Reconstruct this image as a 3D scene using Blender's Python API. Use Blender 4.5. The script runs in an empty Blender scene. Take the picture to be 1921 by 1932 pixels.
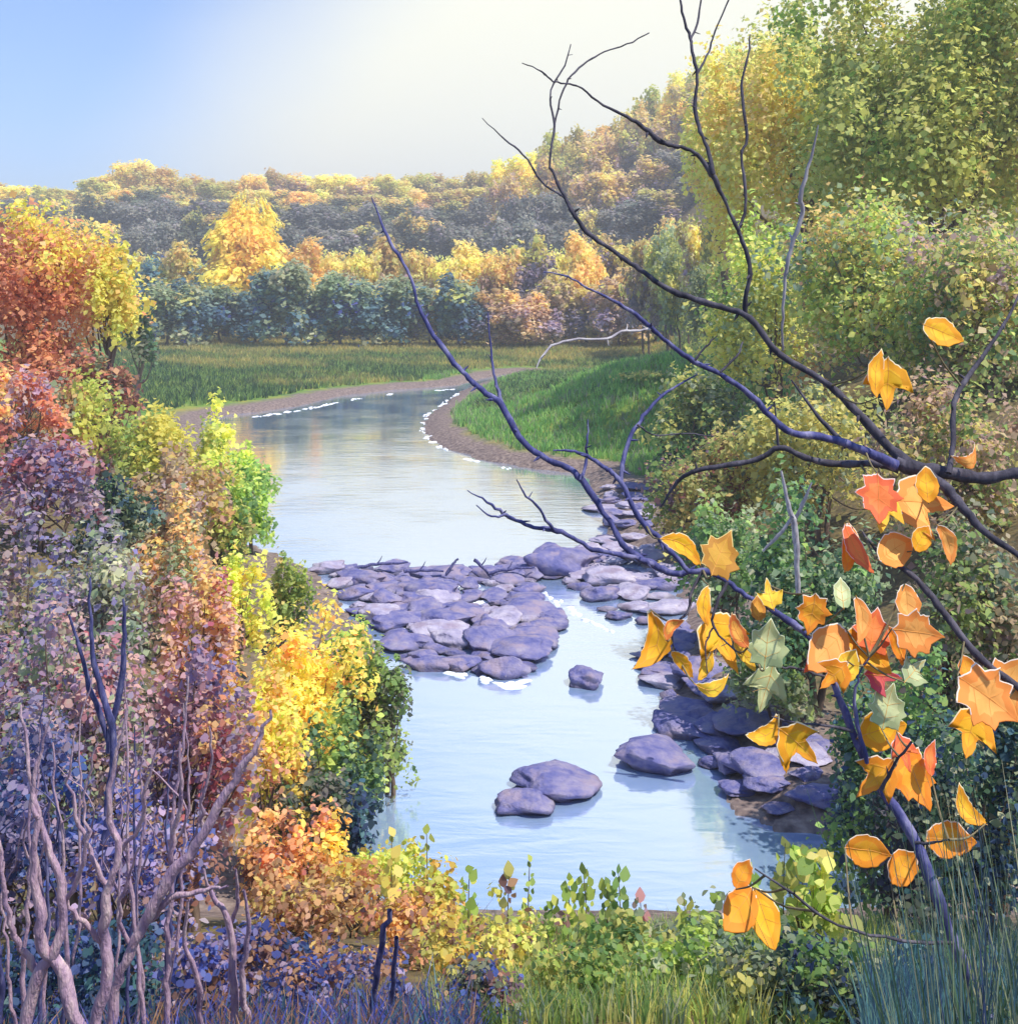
import bpy, math, random
import numpy as np
from mathutils import Vector, Matrix
C = bpy.context.scene.collection
SC = bpy.context.scene
rad = math.radians

# ------------------------------------------------------------------ camera, light, exposure
F, H, CX, CY, HY = 2200.0, 8.0, 960.5, 966.0, 560.0     # lens and horizon in units of a 1921 px wide picture
cam = bpy.data.cameras.new('camera'); camo = bpy.data.objects.new('camera', cam); C.objects.link(camo)
cam.sensor_fit = 'HORIZONTAL'; cam.sensor_width = 36; cam.lens = 36 * F / 1921
cam.shift_y = -(CY - HY) / 1921
cam.clip_start = 0.05; cam.clip_end = 6000
camo.location = (0, 0, H); camo.rotation_euler = (rad(90), 0, 0)
SC.camera = camo

SUN_EL, SUN_AZ = 60.0, 122.0        # azimuth clockwise from +Y (view direction)
wd = bpy.data.worlds.new('World'); SC.world = wd; wd.use_nodes = True
nt = wd.node_tree; nt.nodes.clear()
N = nt.nodes.new; L = nt.links.new
out = N('ShaderNodeOutputWorld'); bg = N('ShaderNodeBackground'); bg.inputs['Strength'].default_value = 0.14
sky = N('ShaderNodeTexSky'); sky.sky_type = 'NISHITA'; sky.sun_disc = False
sky.sun_elevation = rad(SUN_EL); sky.sun_rotation = rad(SUN_AZ)
sky.air_density = 1.0; sky.dust_density = 0.6; sky.ozone_density = 2.0; sky.altitude = 100
# thin high cloud, brightest low in the valley and drifting up to the right
tc = N('ShaderNodeTexCoord')
nz = N('ShaderNodeTexNoise'); nz.inputs['Scale'].default_value = 1.6; nz.inputs['Detail'].default_value = 3; nz.inputs['Roughness'].default_value = .45
mp = N('ShaderNodeMapping'); mp.inputs['Scale'].default_value = (1, .6, 2.2); mp.inputs['Rotation'].default_value = (0, rad(-32), 0)
L(tc.outputs['Generated'], mp.inputs['Vector']); L(mp.outputs[0], nz.inputs['Vector'])
vd = N('ShaderNodeVectorMath'); vd.operation = 'DOT_PRODUCT'
vd.inputs[1].default_value = Vector((0.30, 1.0, -0.10)).normalized()
L(tc.outputs['Generated'], vd.inputs[0])
mr = N('ShaderNodeMapRange'); mr.inputs['From Min'].default_value = 0.77; mr.inputs['From Max'].default_value = 0.895
mr.interpolation_type = 'SMOOTHSTEP'
ad = N('ShaderNodeMath'); ad.operation = 'MULTIPLY_ADD'; ad.inputs[1].default_value = 0.13; 
L(nz.outputs['Fac'], ad.inputs[0]); L(vd.outputs['Value'], ad.inputs[2])
sb = N('ShaderNodeMath'); sb.operation = 'SUBTRACT'; sb.inputs[1].default_value = 0.065
L(ad.outputs[0], sb.inputs[0]); L(sb.outputs[0], mr.inputs['Value'])
ml = N('ShaderNodeMapRange'); ml.inputs['To Min'].default_value = 0.0; ml.inputs['To Max'].default_value = 0.94
L(mr.outputs[0], ml.inputs['Value'])
mx = N('ShaderNodeMixRGB'); mx.inputs['Color2'].default_value = (4.75, 4.62, 3.6, 1)
L(ml.outputs[0], mx.inputs['Fac']); 
mt = N('ShaderNodeMixRGB'); mt.blend_type = 'MULTIPLY'; mt.inputs['Fac'].default_value = 1; mt.inputs['Color2'].default_value = (.46, .61, .82, 1)
L(sky.outputs[0], mt.inputs['Color1']); L(mt.outputs[0], mx.inputs['Color1'])
L(mx.outputs[0], bg.inputs['Color']); L(bg.outputs[0], out.inputs[0])

sl = bpy.data.lights.new('sun', 'SUN'); sl.energy = 3.1; sl.angle = rad(0.53); sl.color = (1, .94, .84)
so = bpy.data.objects.new('sun', sl); C.objects.link(so)
sdir = Vector((math.sin(rad(SUN_AZ)) * math.cos(rad(SUN_EL)), math.cos(rad(SUN_AZ)) * math.cos(rad(SUN_EL)), math.sin(rad(SUN_EL))))
so.rotation_euler = sdir.to_track_quat('Z', 'Y').to_euler(); so.location = (30, 10, 60)
SC.view_settings.view_transform = 'Standard'; SC.view_settings.look = 'None'
SC.view_settings.exposure = 1.0; SC.view_settings.gamma = 1
SC.cycles.max_bounces = 8; SC.cycles.transparent_max_bounces = 8
SC.cycles.volume_bounces = 0; SC.cycles.volume_step_rate = 4

# ------------------------------------------------------------------ helpers
def PX(x, y, D):                   # a picture point at depth D (metres) -> world
    return np.array(((x - CX) * D / F, D, H - (y - HY) * D / F))
def GD(y): return F * H / (y - HY)  # depth of the water surface at picture height y
def WP(x, y, z=0.0):
    D = F * (H - z) / (y - HY); return np.array(((x - CX) * D / F, D, z))
def lin(c):
    return tuple(((v / 12.92) if v <= .04045 else ((v + .055) / 1.055) ** 2.4) for v in c)
def hexc(s, k=1.0):
    return tuple(k * v for v in lin([int(s[i:i + 2], 16) / 255 for i in (0, 2, 4)]))
def mesh(name, V, FQ, cols=None, smooth=False, mats=None):
    """V (n,3), FQ list/array of faces; cols per-face rgb"""
    me = bpy.data.meshes.new(name)
    V = np.asarray(V, dtype=np.float32)
    if isinstance(FQ, np.ndarray):
        k = FQ.shape[1]; nf = len(FQ)
        me.vertices.add(len(V)); me.vertices.foreach_set('co', V.ravel())
        me.loops.add(nf * k); me.loops.foreach_set('vertex_index', FQ.astype(np.int32).ravel())
        me.polygons.add(nf); me.polygons.foreach_set('loop_start', np.arange(0, nf * k, k, dtype=np.int32))
        me.update(calc_edges=True)
    else:
        me.from_pydata(V.tolist(), [], [tuple(f) for f in FQ]); nf = len(FQ)
    if smooth: me.polygons.foreach_set('use_smooth', np.ones(nf, dtype=bool))
    if cols is not None:
        a = me.attributes.new('tint', 'FLOAT_COLOR', 'FACE')
        a.data.foreach_set('color', np.concatenate([np.asarray(cols, dtype=np.float32), np.ones((nf, 1), np.float32)], 1).ravel())
    me.validate(); 
    return me
def obj(name, me, mat=None, parent=None, loc=None):
    o = bpy.data.objects.new(name, me); C.objects.link(o)
    if mat and me and not me.materials: me.materials.append(mat)
    if parent: o.parent = parent
    if loc is not None: o.location = tuple(loc)
    return o
def tag(o, label=None, cat=None, group=None, kind=None):
    if label: o['label'] = label
    if cat: o['category'] = cat
    if group: o['group'] = group
    if kind: o['kind'] = kind
    return o
def empty(name, loc, label, cat, group=None):
    o = bpy.data.objects.new(name, None); C.objects.link(o); o.empty_display_size = .3
    o.location = tuple(float(v) for v in loc); return tag(o, label, cat, group)
def tube(pts, rs, sides=7, cap=True):
    pts = np.asarray(pts, float); n = len(pts)
    T = np.gradient(pts, axis=0); T /= np.linalg.norm(T, axis=1, keepdims=True) + 1e-9
    up = np.array((0.31, -.9, .2)); V = []
    for i in range(n):
        a = np.cross(T[i], up)
        if np.linalg.norm(a) < .1: a = np.cross(T[i], (0, 0, 1.))
        a /= np.linalg.norm(a); b = np.cross(T[i], a)
        ang = np.linspace(0, 2 * np.pi, sides, endpoint=False)
        V.append(pts[i] + rs[i] * (np.outer(np.cos(ang), a) + np.outer(np.sin(ang), b)))
    V = np.concatenate(V); Q = []
    for i in range(n - 1):
        for j in range(sides):
            k = (j + 1) % sides
            Q.append((i * sides + j, i * sides + k, (i + 1) * sides + k, (i + 1) * sides + j))
    return V, np.array(Q)
class Acc:
    def __init__(s): s.V = []; s.Q = []; s.n = 0
    def add(s, V, Q): s.V.append(V); s.Q.append(Q + s.n); s.n += len(V)
    def tube(s, p, r, sides=7): s.add(*tube(p, r, sides))
    def mesh(s, name, smooth=True): return mesh(name, np.concatenate(s.V), np.concatenate(s.Q), smooth=smooth)
def smooth_line(P, k=4, rng=None, jit=0.0):
    """Catmull-Rom through rows of P (any dims)"""
    P = np.asarray(P, float); Q = np.vstack([2 * P[0] - P[1], P, 2 * P[-1] - P[-2]]); o = []
    for i in range(1, len(Q) - 2):
        for t in np.linspace(0, 1, k, endpoint=False):
            a, b, c, d = Q[i - 1], Q[i], Q[i + 1], Q[i + 2]
            o.append(.5 * ((2 * b) + (-a + c) * t + (2 * a - 5 * b + 4 * c - d) * t * t + (-a + 3 * b - 3 * c + d) * t ** 3))
    o.append(P[-1]); o = np.array(o)
    if rng is not None and jit: o[1:-1] += rng.normal(0, jit, o[1:-1].shape)
    return o
def wob(x, y, s=1.0, seed=0.0):
    return (np.sin(x * 1.3 * s + 1.7 * np.sin(y * .7 * s + seed)) + np.sin(y * 1.7 * s + 1.3 * np.sin(x * .9 * s + 2 * seed)) +
            .5 * np.sin(x * 3.1 * s + y * 2.3 * s + seed) + .5 * np.sin(y * 4.3 * s - x * 2.9 * s + seed)) / 3

# ------------------------------------------------------------------ materials
def mat(name):
    m = bpy.data.materials.new(name); m.use_nodes = True; m.node_tree.nodes.clear()
    return m, m.node_tree.nodes.new, m.node_tree.links.new
def leaf_material(name, trans=.42, rough=.5, hue=.02, val=.25):
    m, N, L = mat(name)
    o = N('ShaderNodeOutputMaterial'); at = N('ShaderNodeAttribute'); at.attribute_name = 'tint'
    oi = N('ShaderNodeObjectInfo'); hs = N('ShaderNodeHueSaturation')
    a = N('ShaderNodeMapRange'); a.inputs['To Min'].default_value = .5 - hue; a.inputs['To Max'].default_value = .5 + hue
    b = N('ShaderNodeMapRange'); b.inputs['To Min'].default_value = 1 - val; b.inputs['To Max'].default_value = 1 + val
    mm = N('ShaderNodeMath'); mm.operation = 'MULTIPLY'; mm.inputs[1].default_value = 7.31
    fr = N('ShaderNodeMath'); fr.operation = 'FRACT'
    L(oi.outputs['Random'], a.inputs['Value']); L(oi.outputs['Random'], mm.inputs[0]); L(mm.outputs[0], fr.inputs[0]); L(fr.outputs[0], b.inputs['Value'])
    L(a.outputs[0], hs.inputs['Hue']); L(b.outputs[0], hs.inputs['Value']); L(at.outputs['Color'], hs.inputs['Color'])
    p = N('ShaderNodeBsdfPrincipled'); p.inputs['Roughness'].default_value = rough; p.inputs['Specular IOR Level'].default_value = .35
    t = N('ShaderNodeBsdfTranslucent'); x = N('ShaderNodeMixShader'); x.inputs[0].default_value = trans
    L(hs.outputs[0], p.inputs['Base Color']); L(hs.outputs[0], t.inputs['Color'])
    L(p.outputs[0], x.inputs[1]); L(t.outputs[0], x.inputs[2]); L(x.outputs[0], o.inputs[0])
    return m
def noisy_material(name, cols, scale=4, rough=.85, bump=.3, stretch=(1, 1, 1), dist=.02, spec=.25):
    m, N, L = mat(name)
    o = N('ShaderNodeOutputMaterial'); p = N('ShaderNodeBsdfPrincipled')
    tc = N('ShaderNodeTexCoord'); mp = N('ShaderNodeMapping'); mp.inputs['Scale'].default_value = stretch
    n = N('ShaderNodeTexNoise'); n.inputs['Scale'].default_value = scale; n.inputs['Detail'].default_value = 8; n.inputs['Roughness'].default_value = .62
    cr = N('ShaderNodeValToRGB'); e = cr.color_ramp.elements
    for i, c in enumerate(cols):
        pos = .28 + .44 * i / max(1, len(cols) - 1)
        if i < 2: e[i].position = pos; e[i].color = (*c, 1)
        else: q = e.new(pos); q.color = (*c, 1)
    L(tc.outputs['Object'], mp.inputs[0]); L(mp.outputs[0], n.inputs['Vector']); L(n.outputs['Fac'], cr.inputs[0]); L(cr.outputs[0], p.inputs['Base Color'])
    p.inputs['Roughness'].default_value = rough; p.inputs['Specular IOR Level'].default_value = spec
    n2 = N('ShaderNodeTexNoise'); n2.inputs['Scale'].default_value = scale * 4; n2.inputs['Detail'].default_value = 6
    bp = N('ShaderNodeBump'); bp.inputs['Strength'].default_value = bump; bp.inputs['Distance'].default_value = dist
    L(mp.outputs[0], n2.inputs['Vector']); L(n2.outputs['Fac'], bp.inputs['Height']); L(bp.outputs[0], p.inputs['Normal'])
    L(p.outputs[0], o.inputs[0]); return m
M_leaf = leaf_material('foliage', .54)
M_big = leaf_material('autumn_leaf', .36, .65, .004, .05)
M_bark = noisy_material('dark_bark', [hexc('2b2a33'), hexc('4a4650'), hexc('6f6a74')], 30, .9, .7, (1, 1, .3), .004)
M_blue = noisy_material('violet_bark', [hexc('2e2f50'), hexc('4b4c7c'), hexc('8a86a4')], 30, .8, .7, (1, 1, .3), .004)
M_pale = noisy_material('pale_bark', [hexc('77707a'), hexc('a8a0a4'), hexc('d6d0cc')], 26, .8, .6, (1, 1, .3), .004)
M_mauve = noisy_material('mauve_bark', [hexc('8a7396'), hexc('bb9cac'), hexc('e0c6c0')], 22, .95, .8, (1, 1, .22), .018)
M_trunk = noisy_material('brown_bark', [hexc('40352f'), hexc('6a584c'), hexc('8d7a68')], 6, .9, .6, (1, 1, .25), .03)

M_vein = noisy_material('leaf_vein', [hexc('f0b860'), hexc('e09848')], 40, .7, 0)
# ------------------------------------------------------------------ river outline (picture points on the water plane)
RIV = [(385,792),(390,850),(395,950),(430,1010),(520,1048),(590,1072),(640,1130),(700,1200),(735,1275),(690,1340),(690,1450),(640,1500),
       (600,1600),(560,1690),(900,1712),(1300,1720),(1700,1705),(1660,1640),(1570,1585),(1480,1565),(1400,1535),(1355,1480),(1385,1430),(1300,1388),
       (1262,1330),(1262,1280),(1245,1220),(1290,1170),(1290,1115),(1200,1058),(1140,1010),(1132,950),(1100,895),(1000,884),(900,867),
       (830,842),(797,812),(802,788),(840,762),(872,738),(905,724),(950,712),(985,706),(985,703),(940,708),(890,719),(860,727),(740,736),
       (650,746),(560,766),(480,778),(425,784)]
RW = np.array([WP(x, y)[:2] for x, y in RIV])
def sdist(X, Y):
    """signed distance to the river outline, positive on land"""
    X = np.asarray(X, float); Y = np.asarray(Y, float); d = np.full(X.shape, 1e9); ins = np.zeros(X.shape, bool)
    for i in range(len(RW)):
        a = RW[i]; b = RW[(i + 1) % len(RW)]; e = b - a; wx = X - a[0]; wy = Y - a[1]
        t = np.clip((wx * e[0] + wy * e[1]) / (e @ e), 0, 1)
        d = np.minimum(d, np.hypot(wx - t * e[0], wy - t * e[1]))
        c = (a[1] > Y) != (b[1] > Y)
        with np.errstate(divide='ignore', invalid='ignore'):
            xx = a[0] + (Y - a[1]) * e[0] / (e[1] if e[1] else 1e-9)
        ins ^= c & (X < xx)
    return np.where(ins, -d, d)
def sst(v, a, b):
    t = np.clip((v - a) / (b - a), 0, 1); return t * t * (3 - 2 * t)
def ground(X, Y, full=False):
    X = np.asarray(X, float); Y = np.asarray(Y, float)
    d = sdist(X, Y); s = np.clip(Y / 60, .15, 1.0)
    d = d + .35 * s * wob(X, Y, 1.1, 1.0) + .12 * wob(X, Y, 4.3, 3.0)
    z = np.where(d < 0, -.7 * np.clip(-d / 1.5, 0, 1) - .04, .05 + .32 * sst(d, 0, 1.2) + .035 * np.clip(d - 1, 0, 30))
    land = sst(d, .2, 2.0)
    near = np.clip((14.4 - Y) * .40, 0, 4.9) + 1.2 * sst(-Y, -2.2, 0); z = z + near * land
    u = X / np.maximum(Y, 4) * F
    z += land * 2.6 * sst(-d * 0 + d, 1, 9) * (X < 0) * (1 - sst(Y, 45, 90)) * (Y > 0) * sst(Y, 9, 22)
    z += land * 4.5 * sst(d, 2.5, 14) * (X > 0) * (1 - sst(Y, 50, 110)) * sst(Y, 8, 20)
    z += 36 * sst(Y, 195, 430) * 1.0 + 24 * sst(u, -20, 420) * sst(Y, 150, 290) + 10 * sst(u, 250, 500) * sst(Y, 80, 160)
    z += .12 * wob(X, Y, .8, 5) * sst(d, 1, 5) + 1.5 * wob(X, Y, .05, 2) * sst(Y, 190, 260)
    return (z, d) if full else z
def gz(x, y): return float(ground(np.array([x]), np.array([y]))[0])

# terrain: one fan-shaped sheet out to the horizon plus the hillside behind the viewer
ys = np.concatenate([np.linspace(-60, 1.5, 16), np.geomspace(2.0, 60, 230), np.geomspace(60.6, 480, 190)[0:], np.geomspace(500, 3000, 22)])
us = np.concatenate([np.linspace(-3.2, -.62, 26), np.linspace(-.6, .6, 330), np.linspace(.62, 3.2, 26)])
YY = np.repeat(ys[:, None], len(us), 1); XX = us[None, :] * np.maximum(YY, 8) 
XX = XX * np.where(YY < 2, np.maximum(1, 1 + (2 - YY) * .1), 1)
ZZ, DD = ground(XX, YY, True)
nr, nc = XX.shape; idx = np.arange(nr * nc).reshape(nr, nc)
Q = np.stack([idx[:-1, :-1].ravel(), idx[:-1, 1:].ravel(), idx[1:, 1:].ravel(), idx[1:, :-1].ravel()], 1)
me = mesh('ground', np.stack([XX.ravel(), YY.ravel(), ZZ.ravel()], 1), Q, smooth=True)
a = me.attributes.new('shore', 'FLOAT', 'POINT'); a.data.foreach_set('value', DD.ravel().astype(np.float32))
a = me.attributes.new('meadow', 'FLOAT', 'POINT'); a.data.foreach_set('value', (sst(YY, 42, 52) * (1 - sst(YY, 178, 188)) * (1 - sst(XX / np.maximum(YY, 4) * F, 330, 420))).ravel().astype(np.float32))
m, N, L = mat('bank_soil_and_turf')
o_ = N('ShaderNodeOutputMaterial'); p = N('ShaderNodeBsdfPrincipled'); p.inputs['Roughness'].default_value = .95; p.inputs['Specular IOR Level'].default_value = .15
at = N('ShaderNodeAttribute'); at.attribute_name = 'shore'
tc = N('ShaderNodeTexCoord'); n1 = N('ShaderNodeTexNoise'); n1.inputs['Scale'].default_value = .35; n1.inputs['Detail'].default_value = 9; n1.inputs['Roughness'].default_value = .65
n3 = N('ShaderNodeTexNoise'); n3.inputs['Scale'].default_value = 6; n3.inputs['Detail'].default_value = 8
L(tc.outputs['Object'], n1.inputs['Vector']); L(tc.outputs['Object'], n3.inputs['Vector'])
def ramp(cols):
    r = N('ShaderNodeValToRGB'); e = r.color_ramp.elements
    for i, (q, c) in enumerate(cols):
        if i < 2: e[i].position = q; e[i].color = (*c, 1)
        else: k = e.new(q); k.color = (*c, 1)
    return r
rg = ramp([(.3, hexc('3f6a34')), (.5, hexc('6f8a3c')), (.7, hexc('a08c4a'))]); rm = ramp([(.3, hexc('584c4c')), (.55, hexc('83736c')), (.8, hexc('a8988c'))])
L(n1.outputs['Fac'], rg.inputs[0]); L(n3.outputs['Fac'], rm.inputs[0])
q1 = N('ShaderNodeMath'); q1.operation = 'MULTIPLY_ADD'; q1.inputs[1].default_value = 3.0; q1.inputs[2].default_value = -1.5
L(n1.outputs['Fac'], q1.inputs[0]); q2 = N('ShaderNodeMath'); q2.operation = 'ADD'; L(q1.outputs[0], q2.inputs[0]); L(at.outputs['Fac'], q2.inputs[1])
q3 = N('ShaderNodeMapRange'); q3.inputs['From Min'].default_value = 1.6; q3.inputs['From Max'].default_value = 2.8; L(q2.outputs[0], q3.inputs['Value'])
rl = ramp([(.3, hexc('4a4a34')), (.5, hexc('6b5c42')), (.7, hexc('7d7448'))]); L(n3.outputs['Fac'], rl.inputs[0])
at2 = N('ShaderNodeAttribute'); at2.attribute_name = 'meadow'; xl = N('ShaderNodeMixRGB')
L(at2.outputs['Fac'], xl.inputs['Fac']); L(rl.outputs[0], xl.inputs['Color1']); L(rg.outputs[0], xl.inputs['Color2'])
xm = N('ShaderNodeMixRGB'); L(q3.outputs[0], xm.inputs['Fac']); L(rm.outputs[0], xm.inputs['Color1']); L(xl.outputs[0], xm.inputs['Color2'])
L(xm.outputs[0], p.inputs['Base Color']); bp = N('ShaderNodeBump'); bp.inputs['Strength'].default_value = .6; bp.inputs['Distance'].default_value = .08
L(n3.outputs['Fac'], bp.inputs['Height']); L(bp.outputs[0], p.inputs['Normal']); L(p.outputs[0], o_.inputs[0])
tag(obj('ground', me, m), kind='structure')

# water
gx = np.linspace(-70, 90, 3); gy = np.linspace(9, 175, 3)
V = np.array([(x, y, 0) for y in gy for x in gx]); Q = np.array([(r * 3 + c, r * 3 + c + 1, r * 3 + c + 4, r * 3 + c + 3) for r in range(2) for c in range(2)])
m, N, L = mat('river_water')
o_ = N('ShaderNodeOutputMaterial'); df = N('ShaderNodeBsdfPrincipled'); df.inputs['Roughness'].default_value = .3
df.inputs['Base Color'].default_value = (.38, .55, .82, 1)
gl = N('ShaderNodeBsdfGlossy'); gl.inputs['Roughness'].default_value = .05; gl.inputs['Color'].default_value = (.94, .97, 1, 1)
fr = N('ShaderNodeFresnel'); fr.inputs['IOR'].default_value = 1.9
f2 = N('ShaderNodeMapRange'); f2.inputs['From Min'].default_value = .1; f2.inputs['From Max'].default_value = .5; f2.inputs['To Min'].default_value = .5; f2.inputs['To Max'].default_value = .88
mxs = N('ShaderNodeMixShader'); L(fr.outputs[0], f2.inputs['Value']); L(f2.outputs[0], mxs.inputs[0]); L(df.outputs[0], mxs.inputs[1]); L(gl.outputs[0], mxs.inputs[2]); L(mxs.outputs[0], o_.inputs[0])
tc = N('ShaderNodeTexCoord'); mp = N('ShaderNodeMapping'); mp.inputs['Scale'].default_value = (.55, 1.7, 1)
n1 = N('ShaderNodeTexNoise'); n1.inputs['Scale'].default_value = 1.5; n1.inputs['Detail'].default_value = 5; n1.inputs['Roughness'].default_value = .55; n1.inputs['Distortion'].default_value = .4
n2 = N('ShaderNodeTexNoise'); n2.inputs['Scale'].default_value = .22; n2.inputs['Detail'].default_value = 2
L(tc.outputs['Object'], mp.inputs[0]); L(mp.outputs[0], n1.inputs['Vector']); L(tc.outputs['Object'], n2.inputs['Vector'])
r_ = N('ShaderNodeMapRange'); r_.inputs['From Min'].default_value = .4; r_.inputs['From Max'].default_value = .65; r_.inputs['To Min'].default_value = .25; r_.inputs['To Max'].default_value = 1
mu = N('ShaderNodeMath'); mu.operation = 'MULTIPLY'; L(n2.outputs['Fac'], r_.inputs['Value']); L(n1.outputs['Fac'], mu.inputs[0]); L(r_.outputs[0], mu.inputs[1])
bp = N('ShaderNodeBump'); bp.inputs['Strength'].default_value = .35; bp.inputs['Distance'].default_value = .05
L(mu.outputs[0], bp.inputs['Height'])
for s_ in (df, gl): L(bp.outputs[0], s_.inputs['Normal'])
L(bp.outputs[0], fr.inputs['Normal'])
tag(obj('river', mesh('river', V, Q), m), kind='structure')

# ------------------------------------------------------------------ foliage
def leaf_faces(P, Nrm, size, rng, shape='leaf', updir=None):
    """folded pointed quads (or six-sided blades) centred on P"""
    n = len(P); Nrm = Nrm / (np.linalg.norm(Nrm, axis=1, keepdims=True) + 1e-9)
    R = rng.normal(size=(n, 3)) if updir is None else updir + rng.normal(0, .35, (n, 3))
    A = np.cross(Nrm, R); A /= np.linalg.norm(A, axis=1, keepdims=True) + 1e-9; B = np.cross(A, Nrm)
    s = size * np.clip(np.exp(rng.normal(-.05, .33, (n, 1))), .4, 1.65)
    if shape == 'leaf':
        w = s * rng.uniform(.28, .5, (n, 1)); fold = s * .18
        V = np.stack([P - B * s * .5, P + A * w + Nrm * fold - B * s * .05, P + B * s * .5, P - A * w + Nrm * fold * .6 - B * s * .02], 1)
        return V.reshape(-1, 3), np.arange(4 * n).reshape(n, 4)
    ang = np.array([-90, -38, 12, 62, 118, 168, 218]) * np.pi / 180
    rx = np.array([0, .30, .46, .30, .30, .46, .30]); ry = np.array([.5, .42, .1, .3, .3, .1, .42]); V = []
    pts = [(0, -.5), (.26, -.30), (.38, 0), (.22, .28), (0, .55), (-.22, .28), (-.38, 0), (-.26, -.30)]
    for (a, b) in pts: V.append(P + A * s * a + B * s * b + Nrm * s * (.22 * abs(a) - .12 * b * b + rng.uniform(-.03, .03)))
    V = np.stack(V, 1); return V.reshape(-1, 3), np.arange(8 * n).reshape(n, 8)
def pick(pal, rng, n):
    c = np.array([hexc(p_) for p_, w in pal]); g_ = c.mean(1, keepdims=True); c = (c * .84 + g_ * .16) * 1.36 + .045; w = np.array([w for p_, w in pal], float); return c[rng.choice(len(c), n, p=w / w.sum())]
def crown_mesh(name, seed, r, n, size, pal, lobes=26, shape='leaf', alt=.3, grad=None, droop=0, lr=(.26, .44), low=-.45, jit=.16, skirt=False):
    """r=(rx,ry,rz) crown half axes round the origin; grad = (palette2, direction, sharpness, offset): colour turning along a direction"""
    rng = np.random.default_rng(seed); r = np.array(r, float)
    d = rng.normal(size=(lobes * 4, 3)); d /= np.linalg.norm(d, axis=1, keepdims=True); d = d[d[:, 2] > low][:lobes]; lobes = len(d)
    c = d * rng.uniform(.30, .86, (lobes, 1)); c[:, 2] *= .95
    lrad = rng.uniform(*lr, lobes) * (1.15 - .45 * np.linalg.norm(c, axis=1))
    w = lrad ** 2; k = rng.choice(lobes, n, p=w / w.sum())
    e = rng.normal(size=(n, 3)); e /= np.linalg.norm(e, axis=1, keepdims=True)
    rr = rng.uniform(0, 1, n) ** .55
    e2 = e * (1 + .25 * np.sin(e[:, :1] * 7 + k[:, None]) )
    Pn = c[k] + e2 * (lrad[k] * rr)[:, None]
    if skirt:
        zz = np.clip(Pn[:, 2], -.97, 0); kx = np.minimum(1 / np.sqrt(1 - .92 * zz ** 2), 1.7); Pn[:, 0] *= kx; Pn[:, 1] *= kx
    P = Pn * r
    Nrm = e * .7 + rng.normal(0, .55, (n, 3)) + np.array((0, 0, .45))
    lobecol = pick(pal, rng, lobes); col = lobecol[k].copy(); m_ = rng.random(n) < alt; col[m_] = pick(pal, rng, int(m_.sum()))
    if grad:
        g = np.array(grad[1], float); g /= np.linalg.norm(g)
        q = Pn @ g + .22 * rng.normal(size=lobes)[k] + .12 * rng.normal(size=n)
        m2 = q > grad[3]; c2 = pick(grad[0], rng, lobes)[k]; m3 = rng.random(n) < alt; c2[m3] = pick(grad[0], rng, int(m3.sum())); col[m2] = c2[m2]
    col = col * rng.uniform(1 - jit, 1 + jit, (n, 1)) * rng.uniform(.94, 1.06, (n, 3))
    V, Fq = leaf_faces(P, Nrm, size, rng, shape)
    return mesh(name, V, Fq, np.clip(col, 0.004, .95)), c * r
def limbs_mesh(name, seed, base, h, cr, tips, r0, sides=7, stems=1, spread=.1):
    """trunk(s) from base rising into limbs that reach the crown lobes"""
    rng = np.random.default_rng(seed); A = Acc(); tips = np.asarray(tips)
    for s in range(stems):
        off = np.array((rng.uniform(-1, 1), rng.uniform(-1, 1), 0)) * spread * (stems > 1)
        top = np.array(cr) * 1.0 + np.array((rng.uniform(-1, 1), rng.uniform(-1, 1), .35)) * h * .10 + off * 3
        b = np.array(base) + off
        pts = smooth_line([b, b + (top - b) * .35 + rng.normal(0, h * .015, 3), b + (top - b) * .7 + rng.normal(0, h * .02, 3), top], 4)
        rs = np.linspace(r0, r0 * .22, len(pts)); rs[0] *= 1.35; A.tube(pts, rs, sides)
        for t in tips[s::stems][:12]:
            i = int(len(pts) * rng.uniform(.35, .8)); q = pts[i]; tp = t + np.array(cr)
            mid = (q + tp) / 2 + np.array((0, 0, -.04 * h)) + rng.normal(0, h * .015, 3)
            l = smooth_line([q, mid, tp], 4); A.tube(l, np.linspace(rs[i] * .55, rs[i] * .1, len(l)), max(4, sides - 2))
    return A.mesh(name)
# palettes (sRGB leaf colours, linearised)
OCH = [('f0cc48', 3), ('e4bc54', 3), ('f4d860', 2), ('ccb468', 2)]
TAN = [('c0a47a', 3), ('b0926e', 3), ('cdb27c', 2), ('a98a86', 1)]
YEL = [('ffc800', 5), ('ffdc20', 3), ('f6c010', 2), ('ffe64a', 1)]
OLV = [('6d7450', 3), ('7c7c5a', 2), ('5a6450', 3), ('8b8468', 1)]
GRY = [('838070', 3), ('8c8474', 2), ('707668', 2), ('94868a', 1)]
TEAL = [('4a7480', 3), ('5a8288', 3), ('3c6c88', 2), ('7c9684', 2), ('34608c', 1)]
MAU = [('a58a9c', 3), ('8f7c96', 2), ('b89a8c', 2), ('7c7690', 1)]
ORG = [('c87440', 4), ('b4603c', 3), ('dc9048', 3), ('a05640', 1)]
YGR = [('dedc30', 3), ('eae02c', 3), ('b8c834', 2), ('f2e040', 2)]
LIM = [('9cb42c', 3), ('b6c43a', 3), ('7f9c2c', 2), ('d4d040', 1)]
GRN = [('6f9438', 3), ('8aaa44', 3), ('5a8036', 2), ('a4b84c', 1)]
DGR = [('2f5a34', 3), ('3d6a3a', 3), ('24483a', 2), ('557a48', 1)]
SAG = [('8a9a6a', 3), ('a4ac7a', 2), ('74886a', 2), ('b8b486', 1)]
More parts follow.
